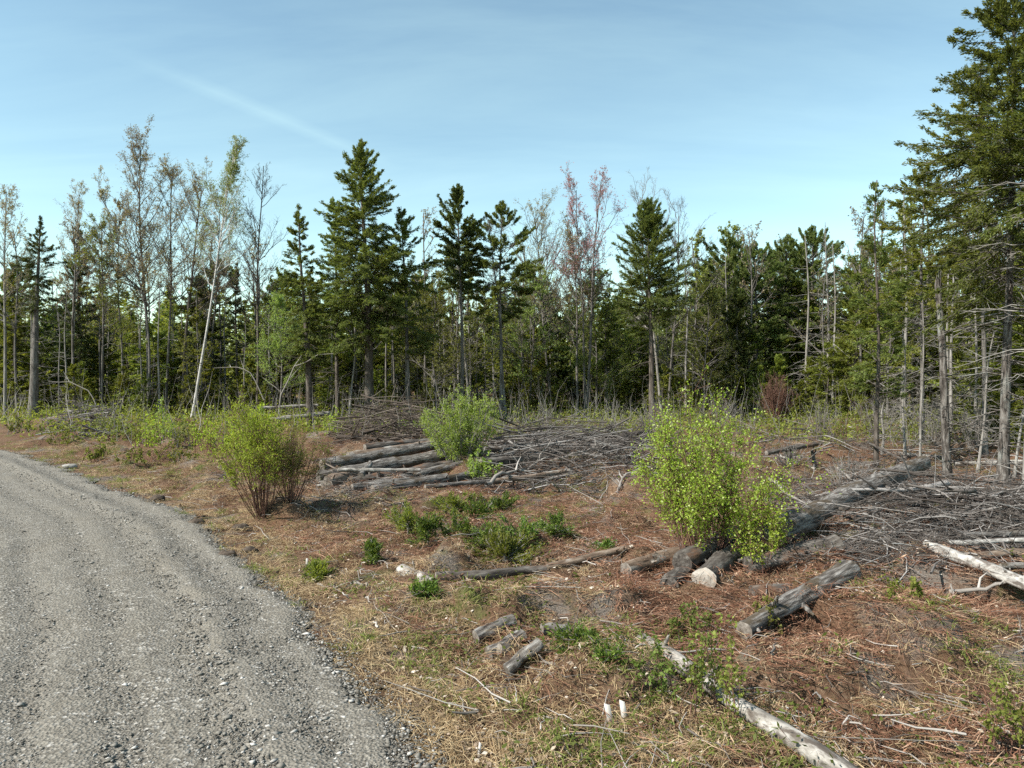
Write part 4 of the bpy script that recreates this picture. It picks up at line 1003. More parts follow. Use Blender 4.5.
def brush(mb, r, n, px0, px1, py0, py1, l0, l1, rad, hmax, ang=None, angs=1.2, forks=3, mask=None, arch=.12):
    PX = r.uniform(px0, px1, n); u = r.uniform(0, 1, n)
    xs, ys = [], []
    x0, y0 = at(px0, py1)[0], at(px0, py1)[1]
    # world region: quad between the four projected corners
    c = [np.array(at(px0, py0)), np.array(at(px1, py0)), np.array(at(px0, py1)), np.array(at(px1, py1))]
    U = r.uniform(0, 1, n); Vv = r.uniform(0, 1, n)
    P = (c[0][None] * (1 - U[:, None]) + c[1][None] * U[:, None]) * (1 - Vv[:, None]) + (c[2][None] * (1 - U[:, None]) + c[3][None] * U[:, None]) * Vv[:, None]
    la = np.array(at(775, 566)); lb = np.array(at(922, 512)); lv = lb - la; tq = np.clip(((P - la) @ lv) / (lv @ lv), -.2, .85); far = np.linalg.norm(P - la - tq[:, None] * lv, axis=1) > .42
    P = P[far]; U = U[far]; Vv = Vv[far]; n = len(P)
    edgef = np.clip(np.minimum(np.minimum(U, 1 - U), np.minimum(Vv, 1 - Vv)) * 4, 0.12, 1)
    edgef = edgef * (.45 + .9 * fbm(P[:, 0] / .9, P[:, 1] / .9, 77))
    z = gz(P[:, 0], P[:, 1]) + r.uniform(0, 1, n) ** 1.1 * hmax * edgef
    L = r.uniform(l0, l1, n)
    a = r.normal(0 if ang is None else ang, angs, n) if ang is not None else r.uniform(0, 6.28, n)
    a = a + np.where(r.uniform(0, 1, n) < .5, math.pi, 0)
    el = r.normal(.04, .16, n)
    d = np.stack([np.cos(a) * np.cos(el), np.sin(a) * np.cos(el), np.sin(el)], -1)
    k = 6; s = np.linspace(-.5, .5, k)
    bend = r.normal(0, .12 * min(1, arch / .12), n); perp = np.stack([-np.sin(a), np.cos(a), np.zeros(n)], -1)
    PP = np.stack([P[:, 0], P[:, 1], z], -1)[:, None] + d[:, None] * s[None, :, None] * L[:, None, None]
    PP = PP + perp[:, None] * (bend[:, None] * L[:, None] * (s[None] ** 2 * 4))[..., None]
    PP[..., 2] -= arch * L[:, None] * (s[None] ** 2 * 4) * r.uniform(-.3, 1, n)[:, None]
    PP[:, 1:] += r.normal(0, .012, (n, k - 1, 3))
    g = gz(PP[..., 0], PP[..., 1]); PP[..., 2] = np.maximum(PP[..., 2], g + .01)
    rr = rad * r.lognormal(0, .45, n)
    tubes(mb, PP, rr[:, None] * np.linspace(1, .35, k)[None], 4)
    if forks:
        q = np.repeat(np.arange(n), forks); i = r.integers(1, k - 1, len(q)); b = PP[q, i]
        dd = norm(d[q] + r.normal(0, .55, (len(q), 3))); l = L[q] * r.uniform(.12, .4, len(q))
        F3 = b[:, None] + dd[:, None] * np.linspace(0, 1, 4)[None, :, None] * l[:, None, None]; F3[:, 1:] += r.normal(0, .015, (len(q), 3, 3))
        g = gz(F3[..., 0], F3[..., 1]); F3[..., 2] = np.maximum(F3[..., 2], g + .005)
        tubes(mb, F3, (rr[q] * .45)[:, None] * np.linspace(1, .3, 4)[None], 3)


def build_brush():
    r = R(80)
    mb = MB()
    brush(mb, r, 1700, 790, 1120, 500, 592, .4, 1.7, .0065, .65, 0.1, .75, 5)
    brush(mb, r, 220, 770, 940, 478, 515, .5, 1.8, .008, .18, .5, .8, 3)
    brush(mb, r, 200, 900, 1080, 520, 565, .8, 2.4, .014, .5, -.1, .4, 3)
    brush(mb, r, 160, 860, 900, 505, 575, .3, .9, .008, .55, None, 1, 4)
    brush(mb, r, 46, 800, 1100, 500, 580, 1.0, 2.6, .024, .6, .1, .6, 5, arch=.06)
    tag(mb.build('brush_heap', M['slash']), 'tangled grey slash heap on the right under the white birch trunks', 'brush heap', kind='stuff')
    mb = MB()
    brush(mb, r, 620, 490, 665, 446, 494, .7, 2.6, .011, .95, .35, .6, 4)
    brush(mb, r, 70, 490, 640, 444, 468, 2.2, 4.6, .035, .8, .45, .16, 3, arch=.03)
    brush(mb, r, 60, 500, 660, 450, 490, 1.2, 2.8, .024, .9, .5, .8, 5, arch=.06)
    tag(mb.build('brush_heap', M['slash']), 'grey slash heap of long limbs between middle bush and birch bush', 'brush heap', kind='stuff')
    mb = MB()
    brush(mb, r, 420, 345, 440, 432, 450, .7, 2.6, .014, 1.5, .1, .7, 5)
    brush(mb, r, 40, 350, 440, 434, 450, 1.2, 3.0, .032, 1.3, .1, .5, 4, arch=.04)
    brush(mb, r, 110, 316, 352, 466, 492, .3, 1.1, .010, .4, None, 1, 4)
    tag(mb.build('brush_heap', M['slashdark']), 'dark slash heap behind the old log pile', 'brush heap', kind='stuff')
    mb = MB()
    brush(mb, r, 260, 52, 118, 424, 444, .6, 2.2, .017, .9, None, 1, 3)
    tag(mb.build('brush_heap', M['slash']), 'grey slash heap at the far left by the road bend', 'brush heap', kind='stuff')
    mb = MB()
    brush(mb, r, 900, 420, 1060, 418, 455, .6, 2.6, .012, .35, None, 1, 3)
    brush(mb, r, 500, 760, 1060, 445, 500, .4, 1.8, .009, .22, None, 1, 3)
    brush(mb, r, 300, 300, 420, 480, 520, .3, 1.2, .006, .12, None, 1, 3)
    tag(mb.build('fallen_twigs', M['slash']), 'scattered fallen twigs and limbs along the wood edge', 'twigs', kind='stuff')


# ------------------------------------------------------------------ shrubs and saplings
def bush_px(name, label, px, py, top, wpx, mats, seed, cat='bush', parts=('stems', 'leaves'), rz=0, **kw):
    x, y, z, H = height_to(px, py, top)
    return plant(name, label, cat, (x, y, z), shrub(seed, H, wpx * mpp(y), **kw), mats, parts=('stem_cluster', 'foliage'), rz=rz)


def build_shrubs():
    S = bush_px
    S('willow_bush', 'yellow green willow bush with red brown stems beside the road verge', 262, 521, 410, 98, ('stem_red', 'willow'), 401, nst=60, nsub=9, ntw=4, nleaf=6, L=.036, Wl=.015, leaf_lo=.4, stem_r=.0075, lean=(-.12, 0), upr=.95, base=.13)
    S('willow_bush', 'sparse bronze willow bush just right of the yellow green willow', 290, 518, 420, 84, ('stem_red', 'ygleaf'), 402, nst=46, nsub=9, ntw=4, nleaf=2, L=.034, Wl=.015, leaf_lo=.4, stem_r=.007, upr=.95, base=.13)
    S('willow_bush', 'paler rounded willow bush behind the yellow green willow', 257, 470, 408, 52, ('stem_grey', 'willow'), 403, nst=34, nsub=8, ntw=4, nleaf=6, L=.08, Wl=.032, leaf_lo=.15, stem_r=.012)
    S('alder_bush', 'bright green alder bush growing against the old log pile', 461, 474, 392, 82, ('stem_grey', 'alder'), 404, nst=60, nsub=10, ntw=4, nleaf=7, L=.052, Wl=.023, leaf_lo=.15, stem_r=.011)
    S('alder_bush', 'small green alder clump at the lower right foot of the middle bush', 478, 484, 450, 34, ('stem_grey', 'alder'), 405, nst=20, nsub=6, ntw=3, nleaf=5, L=.055, Wl=.03, leaf_lo=.15)
    S('birch_bush', 'large bright birch bush sprouting over the stacked sawn logs', 706, 573, 402, 172, ('stem_red', 'bushbirch'), 406, nst=56, nsub=12, ntw=5, nleaf=6, L=.029, Wl=.022, leaf_lo=.27, stem_r=.009, rnd=.35, upr=.75)
    S('birch_bush', 'low trailing birch shoots on the right of the large birch bush', 762, 586, 490, 66, ('stem_red', 'bushbirch'), 407, nst=20, nsub=8, ntw=4, nleaf=4, L=.030, Wl=.022, leaf_lo=.2, stem_r=.007)
    S('brown_bush', 'reddish brown leafless bush at the wood edge right of the birch bush', 776, 426, 376, 40, ('stem_red', 'mapleleaf'), 408, nst=60, nsub=10, ntw=5, nleaf=0, L=.05, stem_r=.016, tk=1.2)
    small = [(120, 446, 418, 30, 'ygleaf', 'low yellow green bush by the slash heap at the far left'), (150, 450, 410, 26, 'willow', 'upright yellow green sapling clump below the maples'),
             (180, 448, 412, 24, 'ygleaf', 'yellow green sapling clump below the crooked maple'), (212, 452, 408, 36, 'willow', 'green bush at the foot of the leaning birch'),
             (336, 440, 410, 30, 'willow', 'yellow green bush above the left end of the old log pile'), (98, 462, 440, 30, 'ygleaf', 'low bronze shrub beside the far road edge'),
             (108, 440, 408, 40, 'ygleaf', 'loose yellow green shrub right of the far left slash heap'), (135, 446, 420, 46, 'ygleaf', 'green shrub between the far shrubs below the pinkish maple'),
             (165, 444, 402, 30, 'willow', 'taller yellow green sapling clump below the slim maple'), (196, 446, 416, 50, 'ygleaf', 'bronze green shrub before the leaning birch trunk'),
             (228, 450, 418, 44, 'ygleaf', 'olive shrub between the leaning birch and the yellow green willow'), (60, 446, 424, 40, 'ygleaf', 'low olive shrub in front of the far left slash heap'),
             (185, 464, 440, 50, 'ygleaf', 'low bronze shrub on the verge before the far shrubs'), (140, 468, 446, 40, 'ygleaf', 'low straggling shrub at the verge of the road bend'),
             (18, 437, 412, 30, 'ygleaf', 'dull green shrub at the far left road end'), (568, 440, 414, 44, 'ygleaf', 'olive shrub behind the brush heap left of the birch bush'),
             (700, 432, 398, 40, 'ygleaf', 'green shrub at the wood edge behind the birch bush'), (855, 448, 400, 40, 'ygleaf', 'thin olive shrub left of the thin hemlock'),
             (905, 452, 402, 46, 'ygleaf', 'thin olive shrub under the yellow hemlock'), (400, 436, 416, 24, 'ygleaf', 'olive shrub in front of the tiered hemlock')]
    for i, (px, py, tp, w, mt, lab) in enumerate(small):
        S('sapling_bush', lab, px, py, tp, w, ('stem_red' if i % 2 else 'stem_grey', mt), 420 + i, nst=11 + (i * 5) % 9, nsub=6, ntw=3, nleaf=2, L=.075, Wl=.038, leaf_lo=.3 - .2 * (i % 2), stem_r=.011, upr=.9, rnd=.5, base=.5)
    bare = [(610, 442, 400, 60, 'grey leafless shrub rising behind the brush heap'), (650, 440, 396, 50, 'grey leafless shrub left of the birch bush top'), (720, 430, 392, 50, 'grey leafless shrub at the wood edge behind the birch bush'),
            (822, 436, 398, 50, 'grey leafless shrub right of the brown bush'), (880, 440, 388, 70, 'wide grey leafless shrub behind the thin hemlock'), (930, 446, 392, 60, 'grey leafless shrub behind the broken snag'),
            (975, 452, 400, 60, 'grey leafless shrub left of the great hemlock trunk'), (500, 438, 410, 50, 'grey leafless shrub right of the middle bush'), (545, 436, 404, 50, 'grey leafless shrub under the twiggy bare tree'),
            (790, 470, 440, 50, 'grey leafless shrub near the broken post'), (850, 490, 452, 56, 'grey leafless shrub above the long thick log')]
    for i, (px, py, tp, w, lab) in enumerate(bare):
        S('bare_bush', lab, px, py, tp, w, ('stem_grey', 'budleaf'), 440 + i, nst=34, nsub=8, ntw=4, nleaf=0, stem_r=.011, upr=.8, leaf_lo=.15)
    thin = [(700, 712, 618, 60, 'herb', 'thin leafy sapling rising behind the bleached foreground log'), (722, 725, 628, 50, 'ygleaf', 'sparse sapling crossing the bleached foreground log'), (652, 706, 640, 46, 'herb', 'leafy sprout between the wood scraps and the bleached log'),
            (905, 640, 580, 58, 'ygleaf', 'thin wiry shrub in the bracken on the right'), (1005, 772, 690, 70, 'ygleaf', 'sparse shrub in the lower right corner'), (765, 640, 600, 40, 'ygleaf', 'sparse sprout behind the short thick grey log'),
            (690, 640, 606, 50, 'herb', 'low green sprout in the bracken below the birch bush')]
    for i, (px, py, tp, w, mt, lab) in enumerate(thin):
        S('thin_sapling', lab, px, py, tp, w, ('stem_red', mt), 460 + i, nst=9, nsub=6, ntw=3, nleaf=3, L=.032, Wl=.022, leaf_lo=.25, stem_r=.005, upr=.9)
    # small conifer seedlings
    sd = [(582, 672, 636, 40, 'bright green spruce seedling left of the bleached foreground log'), (408, 536, 508, 26, 'light green seedling on the left of the seedling patch'), (428, 548, 520, 28, 'darker seedling second from left in the seedling patch'),
          (460, 545, 522, 34, 'wide low seedling in the middle of the seedling patch'), (490, 550, 518, 36, 'dense green seedling right of the middle of the seedling patch'), (505, 560, 536, 40, 'lowest bright seedling of the seedling patch'),
          (528, 545, 524, 36, 'spreading seedling at the right of the seedling patch'), (556, 540, 516, 22, 'small upright seedling right of the seedling patch'), (424, 606, 584, 32, 'yellow green seedling beside the stub log'),
          (455, 522, 500, 24, 'small seedling at the top of the seedling patch'), (500, 512, 492, 24, 'small dark seedling above the seedling patch'), (480, 525, 506, 26, 'seedling high in the middle of the seedling patch'),
          (372, 562, 540, 20, 'single seedling left of the seedling patch'), (316, 578, 560, 20, 'small seedling beside the white stake'), (606, 556, 544, 18, 'tiny green seedling near the mossy log'),
          (610, 690, 662, 26, 'seedling between spruce seedling and bleached log')]
    for i, (px, py, tp, w, lab) in enumerate(sd):
        x, y, z, H = height_to(px, py, tp); k = mpp(y)
        mbs = conifer(500 + i, H * (.5 + .3 * ((i * 7) % 5) / 4), .012, .02, w * k * (.7 + .3 * ((i * 3) % 4) / 3), 'dome', 26 + (i * 5) % 14, elo=0, ehi=50, twd=34, lpt=9, L=.05, W=.016, flat=.8, droop=.05, wob=.01)
        plant('conifer_seedling', lab, 'seedling', (x, y, z - .02), mbs, ('stem_grey', 'seedling' if i % 4 != 1 else 'fir'))


# ------------------------------------------------------------------ ground cover
def strands(mb, r, X, Y, Lr, Wd, lift, ang, zoff=.01, stand=0.0, curl=.5):
    n = len(X); L = r.uniform(*Lr, n)
    el = np.abs(r.normal(stand, .22, n)); d = np.stack([np.cos(ang) * np.cos(el), np.sin(ang) * np.cos(el), np.sin(el)], -1)
    side = norm(np.stack([-np.sin(ang), np.cos(ang), r.normal(0, .5, n)], -1))
    s = np.linspace(0, 1, 4)
    b = np.stack([X, Y, gz(X, Y) + zoff + np.abs(r.normal(0, lift, n))], -1)
    P = b[:, None] + d[:, None] * s[None, :, None] * L[:, None, None]
    P[..., 2] -= curl * L[:, None] * (s[None] ** 2) * np.sin(el)[:, None]
    P = P + side[:, None] * (r.normal(0, .16, n)[:, None] * L[:, None] * s[None] ** 2)[..., None]
    P[:, 1:, 2] += r.normal(0, .008, (n, 3))
    W = Wd * r.uniform(.6, 1.4, n)[:, None] * np.array([.9, 1, .7, .15])[None]
    ribbons(mb, P, W, side)


def tuft_pos(r, cx, cy, per, spread):
    q = np.repeat(np.arange(len(cx)), per); return cx[q] + r.normal(0, 1, len(q)) * np.asarray(spread), cy[q] + r.normal(0, 1, len(q)) * np.asarray(spread), q


def build_cover():
    r = R(90)
    # masks in the world
    def redm(x, y): return sstep(.42, .56, fbm(x / 1.8 + 3, y / 1.8, 101) + .14 * sstep(1.5, 3.5, road_s(x, y)) - .06)
    # dead bracken
    mb = MB(); X, Y = polar(r, 250000, 3.6, 25, pw=1.1); s = road_s(X, Y)
    k = (s > .9) & (r.uniform(0, 1, len(X)) < .16 + .84 * redm(X, Y)); X, Y = X[k], Y[k]
    fl = (fbm(X / 1.2, Y / 1.2, 131) * 9) + r.normal(0, .75, len(X))
    strands(mb, r, X, Y, (.08, .36), .0052, .035, fl, stand=.10)
    # fronds with leaflets
    X, Y = polar(r, 9000, 3.6, 16, pw=1.1); s = road_s(X, Y); k = (s > 1.2) & (r.uniform(0, 1, len(X)) < redm(X, Y)); X, Y = X[k], Y[k]; n = len(X)
    a = r.uniform(0, 6.28, n); L = r.uniform(.2, .5, n); z0 = gz(X, Y) + r.uniform(.02, .13, n)
    m = 18; q = np.repeat(np.arange(n), m); u = np.tile(np.linspace(.15, 1, m), n); sg = np.where(np.tile(np.arange(m), n) % 2, 1, -1)
    ax = np.stack([np.cos(a), np.sin(a), r.normal(-.05, .15, n)], -1)
    c = np.stack([X, Y, z0], -1)[q] + ax[q] * (u * L[q])[:, None]; c[:, 2] -= .1 * L[q] * u ** 2
    dd = rotz(ax[q], sg * r.uniform(.7, 1.3, len(q))); dd[:, 2] += r.normal(-.3, .4, len(q))
    ll = .12 * L[q] * (1.25 - u) + .012
    leaves(mb, c + norm(dd) * ll[:, None] * .5, dd, r.normal(0, .7, c.shape) + [0, 0, 1], ll, ll * .2)
    tag(mb.build('dead_bracken', M['bracken']), 'flattened rusty dead bracken covering the clearing', 'bracken', kind='stuff')
    # dry grass
    mb = MB(); cx, cy = polar(r, 8500, 3.6, 28, pw=1.15); s = road_s(cx, cy)
    p = np.where(s > -.12, 1.0 * np.exp(-(s / 2.7) ** 2) * sstep(-.15, .3, s + .5 * (fbm(cx / .6, cy / .6, 66) - .5)) + .24 * (1 - redm(cx, cy)) + .05 + .6 * sstep(13, 20, cy) * np.exp(-(s / 5) ** 2), 0); k = r.uniform(0, 1, len(cx)) < p
    cx, cy = cx[k], cy[k]; X, Y, q = tuft_pos(r, cx, cy, 38, .085); ta = r.uniform(0, 6.28, len(cx))
    sc = road_s(X, Y) > -.3; X, Y, q = X[sc], Y[sc], q[sc]
    strands(mb, r, X, Y, (.08, .30), .0042, .01, ta[q] + r.normal(0, .9, len(q)), stand=.6, curl=.9)
    tag(mb.build('dry_grass', M['drygrass']), 'dry straw coloured grass along the road verge and between bracken', 'grass', kind='stuff')
    # green grass
    mb = MB(); cx, cy = polar(r, 7500, 3.6, 36, pw=1.0); s = road_s(cx, cy)
    g = sstep(.52, .64, fbm(cx / 1.3 + 9, cy / 1.3, 141)); p = np.where(s > .05, .85 * g + (.5 * sstep(15, 24, cy) + .4 * sstep(12, 18, cy) * np.exp(-(s / 4) ** 2)) * (fbm(cx / 3, cy / 3, 7) > .40) + .25 * np.exp(-(s / .8) ** 2) * (fbm(cx, cy, 3) > .5), 0)
    k = r.uniform(0, 1, len(cx)) < p; cx, cy = cx[k], cy[k]; X, Y, q = tuft_pos(r, cx, cy, 26, .07)
    strands(mb, r, X, Y, (.07, .24), .0075, .02, r.uniform(0, 6.28, len(q)), stand=.9, curl=.8)
    tag(mb.build('green_grass', M['greengrass']), 'fresh green grass tufts in patches over the clearing', 'grass', kind='stuff')
    # herbs
    mb = MB(); cx, cy = polar(r, 4600, 3.8, 30, pw=1.0); s = road_s(cx, cy)
    p = np.where(s > .5, .55 * sstep(.52, .66, fbm(cx / 1.0 + 40, cy / 1.0, 151)), 0); k = r.uniform(0, 1, len(cx)) < p
    cx, cy = cx[k], cy[k]; X, Y, q = tuft_pos(r, cx, cy, 24, .09); n = len(X)
    z = gz(X, Y) + np.abs(r.normal(.03, .09, n))
    leaves(mb, np.stack([X, Y, z], -1), r.normal(0, 1, (n, 3)) * [1, 1, .4], r.normal(0, .5, (n, 3)) + [0, 0, 1], r.uniform(.03, .07, n), r.uniform(.015, .03, n))
    tag(mb.build('green_herbs', M['herb']), 'low green herbs sprouting through the bracken', 'herbs', kind='stuff')
    # leaf litter
    mb = MB(); X, Y = polar(r, 60000, 3.6, 26, pw=1.1); s = road_s(X, Y); k = (s > .3) & (r.uniform(0, 1, len(X)) < .25 + .75 * sstep(.4, .6, fbm(X / .9, Y / .9, 161))); X, Y = X[k], Y[k]; n = len(X)
    leaves(mb, np.stack([X, Y, gz(X, Y) + r.uniform(.01, .07, n)], -1), r.normal(0, 1, (n, 3)) * [1, 1, .3], r.normal(0, .35, (n, 3)) + [0, 0, 1], r.lognormal(-3.35, .4, n), r.lognormal(-3.8, .4, n))
    tag(mb.build('leaf_litter', M['litter']), 'pale dead leaves and wood chips strewn over the clearing', 'litter', kind='stuff')
    # twigs on the ground
    mb = MB(); X, Y = polar(r, 5200, 3.6, 22, pw=1.1); s = road_s(X, Y); k = s > .5; X, Y = X[k], Y[k]; n = len(X)
    a = r.uniform(0, 6.28, n); L = r.lognormal(-1.35, .5, n); d = np.stack([np.cos(a), np.sin(a), r.normal(0.03, .12, n)], -1)
    P = np.stack([X, Y, gz(X, Y) + r.uniform(.01, .08, n)], -1)[:, None] + d[:, None] * np.linspace(0, 1, 4)[None, :, None] * L[:, None, None]
    P[:, 1:] += r.normal(0, .015, (n, 3, 3)); tubes(mb, P, r.lognormal(-5.4, .4, n)[:, None] * np.array([[1, .9, .7, .4]]), 4)
    tag(mb.build('ground_twigs', M['stick']), 'small grey twigs lying in the bracken', 'twigs', kind='stuff')
    # undergrowth at the wood edge: thin stems and low leaves
    mb = MB(); n = 10000; PX = r.uniform(-120, 1150, n); Yd = r.uniform(25, 62, n); X = (PX - 512) / F * Yd; k = road_s(X, Yd) > 2.0; X, Yd = X[k], Yd[k]; n = len(X)
    q = np.repeat(np.arange(n), 10); c = np.stack([X[q] + r.normal(0, .3, len(q)), Yd[q] + r.normal(0, .3, len(q)), gz(X, Yd)[q] + np.abs(r.normal(.1, .32, len(q)))], -1)
    leaves(mb, c, r.normal(0, 1, c.shape), r.normal(0, .6, c.shape) + [0, 0, 1], r.uniform(.08, .2, len(q)), r.uniform(.04, .09, len(q)))
    tag(mb.build('undergrowth', M['hemlock_y']), 'low olive undergrowth on the floor of the wood', 'undergrowth', kind='stuff')
    mb = MB(); n = 1500; PX = r.uniform(-120, 1150, n); Yd = r.uniform(24, 52, n); X = (PX - 512) / F * Yd; k = road_s(X, Yd) > 2.0; X, Yd = X[k], Yd[k]; n = len(X)
    h = r.uniform(.6, 2.6, n); tip = np.stack([r.normal(0, .22, n) * h, r.normal(0, .22, n) * h, h], -1); b = np.stack([X, Yd, gz(X, Yd) - .05], -1)
    P = b[:, None] + tip[:, None] * np.linspace(0, 1, 5)[None, :, None]; P[:, 1:] += r.normal(0, .05, (n, 4, 3))
    tubes(mb, P, r.uniform(.006, .016, n)[:, None] * np.array([[1, .9, .7, .5, .2]]), 3)
    tag(mb.build('understorey_stems', M['stem_grey']), 'thin grey stems standing on the floor of the wood', 'undergrowth', kind='stuff')


def lump(name, label, cat, px, py, size, mat, seed, flat=.6, sink=.2):
    r = R(seed); x, y = at(px, py); z = gz(x, y)
    nu, nv = 14, 9; th = np.linspace(0, math.pi, nv); ph = np.arange(nu) / nu * 2 * math.pi
    TH, PH = np.meshgrid(th, ph, indexing='ij')
    D = np.stack([np.sin(TH) * np.cos(PH), np.sin(TH) * np.sin(PH), np.cos(TH)], -1)
    q = 1 + .8 * (fbm(D[..., 0] * 1.7 + seed, D[..., 1] * 1.7 + D[..., 2] * 1.3, seed) - .5) + r.normal(0, .05, TH.shape)
    q[0] = q[0].mean(); q[-1] = q[-1].mean()
    V = D * q[..., None] * size * np.array([1.2, .9, flat]); V[..., 2] += size * flat * (1 - sink * 2)
    i = np.arange(nv - 1)[:, None] * nu; j = np.arange(nu)[None]; j2 = (j + 1) % nu
    mb = MB(); mb.add(V, np.stack([i + j, i + nu + j, i + nu + j2, i + j2], -1).reshape(-1, 4))
    o = mb.build(name, M[mat]); o.location = (x, y, z); return tag(o, label, cat)


def build_small():
    for i, (px, py, sz, lab) in enumerate([(372, 700, .075, 'dark soil clod on the road edge in the foreground'), (157, 500, .13, 'dark soil clod on the grass at the far road edge'),
                                           (196, 524, .12, 'brown soil clod on the verge left of the willow bush'), (240, 527, .12, 'soil lump at the foot of the yellow green willow'),
                                           (227, 556, .12, 'dark turf lump where the gravel meets dry grass'), (250, 552, .1, 'small dark turf lump beside the verge grass'),
                                           (205, 604, .06, 'dark lump of loosened gravel on the road'), (125, 461, .18, 'dark turf lump at the road bend')]):
        lump('soil_clod', lab, 'soil clod', px, py, sz, 'soil', 600 + i)
    for i, (px, py, sz, lab) in enumerate([(297, 632, .045, 'pale tan stone on the road edge'), (334, 671, .045, 'grey angular stone on the road edge'), (344, 669, .05, 'darker stone beside the grey angular stone'),
                                           (386, 738, .022, 'small stone at the bottom of the road edge'), (70, 468, .16, 'grey stone at the road bend'), (423, 764, .035, 'pale stone at the bottom border of the road edge')]):
        lump('stone', lab, 'stone', px, py, sz, 'rock', 620 + i, .5)
    lump('boulder', 'weathered grey boulder on the far left slash heap', 'boulder', 104, 428, .55, 'log_grey', 640, .55)
    def peg(label, px, py, h, w, seed, tilt=.15):
        x, y = at(px, py); z = gz(x, y); r = R(seed); mb = MB()
        P = np.array([[0, 0, -.05], [tilt * h * .3, 0, h * .4], [tilt * h, 0, h]]); t = w / 2
        for d, sx in ((0, 1),):
            V = []
            for p, s in zip(P, (1, 1, .75)):
                for a, b in ((-1, -1), (1, -1), (1, 1), (-1, 1)): V.append(p + np.array([a * t * s * r.uniform(.85, 1.15), b * t * .5 * s, r.normal(0, .006)]))
            Q = [[0, 1, 5, 4], [1, 2, 6, 5], [2, 3, 7, 6], [3, 0, 4, 7], [4, 5, 9, 8], [5, 6, 10, 9], [6, 7, 11, 10], [7, 4, 8, 11], [8, 9, 10, 11]]
            mb.add(V, Q)
        o = mb.build('wood_scrap', M['white']); o.location = (x, y, z); return tag(o, label, 'wood scrap')
    peg('small white stake standing in the bracken left of the seedling patch', 307, 565, .13, .035, 650, .0)
    peg('left of two bleached wood scraps standing beside the foreground sprout', 611, 722, .16, .05, 651, -.2)
    peg('right whiter of two bleached wood scraps beside the foreground sprout', 625, 719, .16, .045, 652, -.15)
    peg('bleached wood scrap sticking up at the bottom of the verge', 479, 752, .09, .02, 653, .1)


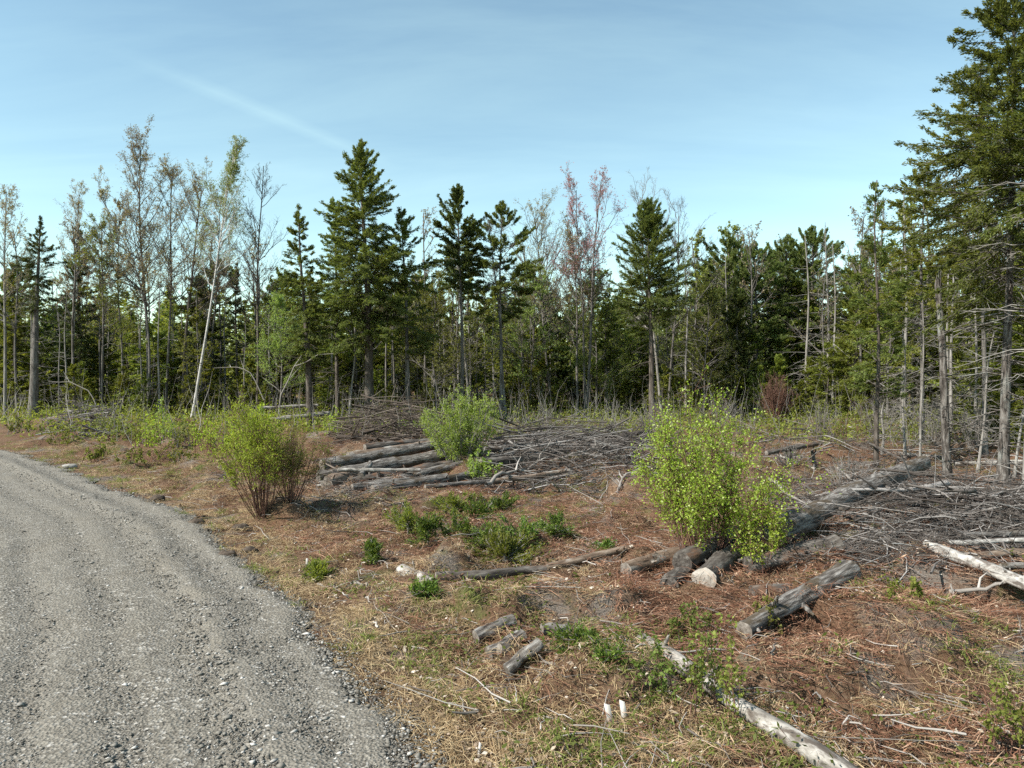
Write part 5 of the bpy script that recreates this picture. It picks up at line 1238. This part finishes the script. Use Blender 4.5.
# ------------------------------------------------------------------ sky, sun, camera
def build_light():
    w = bpy.data.worlds.new('World'); SC.world = w; w.use_nodes = True
    nt = w.node_tree; nt.nodes.clear()
    out = nt.nodes.new('ShaderNodeOutputWorld'); bg = nt.nodes.new('ShaderNodeBackground')
    sky = nt.nodes.new('ShaderNodeTexSky'); sky.sky_type = 'NISHITA'; sky.sun_disc = False
    sky.sun_elevation = SUN_EL; sky.sun_rotation = SUN_AZ
    sky.air_density = 1.0; sky.dust_density = 0.15; sky.ozone_density = 0.4; sky.altitude = 100
    tc = nt.nodes.new('ShaderNodeTexCoord')
    # thin cirrus veil: noise on the sky dome projected to a high layer
    sx = nt.nodes.new('ShaderNodeSeparateXYZ'); nt.links.new(tc.outputs['Generated'], sx.inputs[0])
    def mth(op, a, b=None):
        m = nt.nodes.new('ShaderNodeMath'); m.operation = op
        for i, v in enumerate((a, b)):
            if v is None: continue
            if isinstance(v, (int, float)): m.inputs[i].default_value = v
            else: nt.links.new(v, m.inputs[i])
        return m.outputs[0]
    zc = mth('ADD', mth('MAXIMUM', sx.outputs[2], 0.0), .12)
    u = mth('DIVIDE', sx.outputs[0], zc); v = mth('DIVIDE', sx.outputs[1], zc)
    cb = nt.nodes.new('ShaderNodeCombineXYZ'); nt.links.new(u, cb.inputs[0]); nt.links.new(v, cb.inputs[1])
    mp = nd(nt, 'ShaderNodeMapping', Rotation=(0, 0, math.radians(22)), Scale=(.45, 1.5, 1)); nt.links.new(cb.outputs[0], mp.inputs[0])
    n = nd(nt, 'ShaderNodeTexNoise', Scale=1.0, Detail=7, Roughness=.6, Distortion=.5); nt.links.new(mp.outputs[0], n.inputs['Vector'])
    f = ramp(nt, n.outputs[0], [(.42, (0, 0, 0)), (.80, (.17, .17, .17))])
    # contrail: a thin straight band in the cloud layer
    ang = math.radians(TRAIL[0])
    dline = mth('ADD', mth('MULTIPLY', u, math.cos(ang)), mth('MULTIPLY', v, math.sin(ang)))
    al = mth('SUBTRACT', mth('MULTIPLY', v, math.cos(ang)), mth('MULTIPLY', u, math.sin(ang)))
    dd = mth('ABSOLUTE', mth('SUBTRACT', dline, TRAIL[1]))
    band = nd(nt, 'ShaderNodeMapRange', i1=.0, i2=.05, i3=.09, i4=0.0); nt.links.new(dd, band.inputs[0])
    br = nd(nt, 'ShaderNodeMapRange', i1=TRAIL[2], i2=TRAIL[2] + .3, i3=0.0, i4=1.0); nt.links.new(al, br.inputs[0])
    br2 = nd(nt, 'ShaderNodeMapRange', i1=TRAIL[3] - .3, i2=TRAIL[3], i3=1.0, i4=0.0); nt.links.new(al, br2.inputs[0])
    ct = mth('MULTIPLY', band.outputs[0], mth('MULTIPLY', br.outputs[0], br2.outputs[0]))
    fac = mth('ADD', f, ct)
    c = mixc(nt, fac, sky.outputs[0], (5.0, 6.3, 7.0))
    c = mixc(nt, 1.0, c, (1.215, 1.31, 1.09), 'MULTIPLY'); nt.links.new(c, bg.inputs[0]); bg.inputs[1].default_value = SKY_S
    nt.links.new(bg.outputs[0], out.inputs[0])
    l = bpy.data.lights.new('sun', 'SUN'); l.energy = SUN_S; l.angle = math.radians(.5); l.color = (1, .95, .87)
    o = bpy.data.objects.new('sun', l); COL.objects.link(o)
    d = (math.sin(SUN_AZ) * math.cos(SUN_EL), math.cos(SUN_AZ) * math.cos(SUN_EL), math.sin(SUN_EL))
    from mathutils import Vector
    o.rotation_euler = Vector(d).to_track_quat('Z', 'Y').to_euler(); o.location = (-20, 20, 40)


def trail_from_px(p, q):
    pts = []
    for a in (p, q):
        d = ray(*a); d = d / np.linalg.norm(d); z = max(d[2], 0) + .12; pts.append(np.array([d[0] / z, d[1] / z]))
    v = norm(pts[1] - pts[0]); nrm = np.array([-v[1], v[0]])
    if nrm[0] < 0: nrm = -nrm
    ang = math.atan2(nrm[1], nrm[0]); off = float(nrm @ pts[0])
    al = [float(w[1] * math.cos(ang) - w[0] * math.sin(ang)) for w in pts]
    return (math.degrees(ang), off, min(al) - .3, max(al) + .3)


TRAIL = trail_from_px((215, 92), (335, 142))
SKY_S, SUN_S, EXPO = 0.10, 5.0, 0.90


def build_camera():
    c = bpy.data.cameras.new('camera'); c.sensor_width = 36; c.lens = F / 1024 * 36; c.clip_end = 3000; c.clip_start = .05
    o = bpy.data.objects.new('camera', c); COL.objects.link(o); o.location = (0, 0, HC); o.rotation_euler = (math.pi / 2 - PITCH, 0, 0)
    SC.camera = o


def settings():
    SC.render.engine = 'CYCLES'; cy = SC.cycles
    cy.max_bounces = 7; cy.diffuse_bounces = 5; cy.glossy_bounces = 1; cy.transmission_bounces = 3; cy.transparent_max_bounces = 4
    cy.use_denoising = False; cy.use_adaptive_sampling = True; cy.adaptive_threshold = .02; cy.sample_clamp_indirect = 4
    vs = SC.view_settings; vs.view_transform = 'Standard'; vs.look = 'None'; vs.exposure = EXPO; vs.gamma = 1; vs.use_curve_mapping = False


settings(); build_light(); build_camera(); build_ground(); build_road(); build_gravel()
build_heroes(); build_background(); build_logs(); build_branches(); build_brush(); build_shrubs(); build_cover(); build_small()
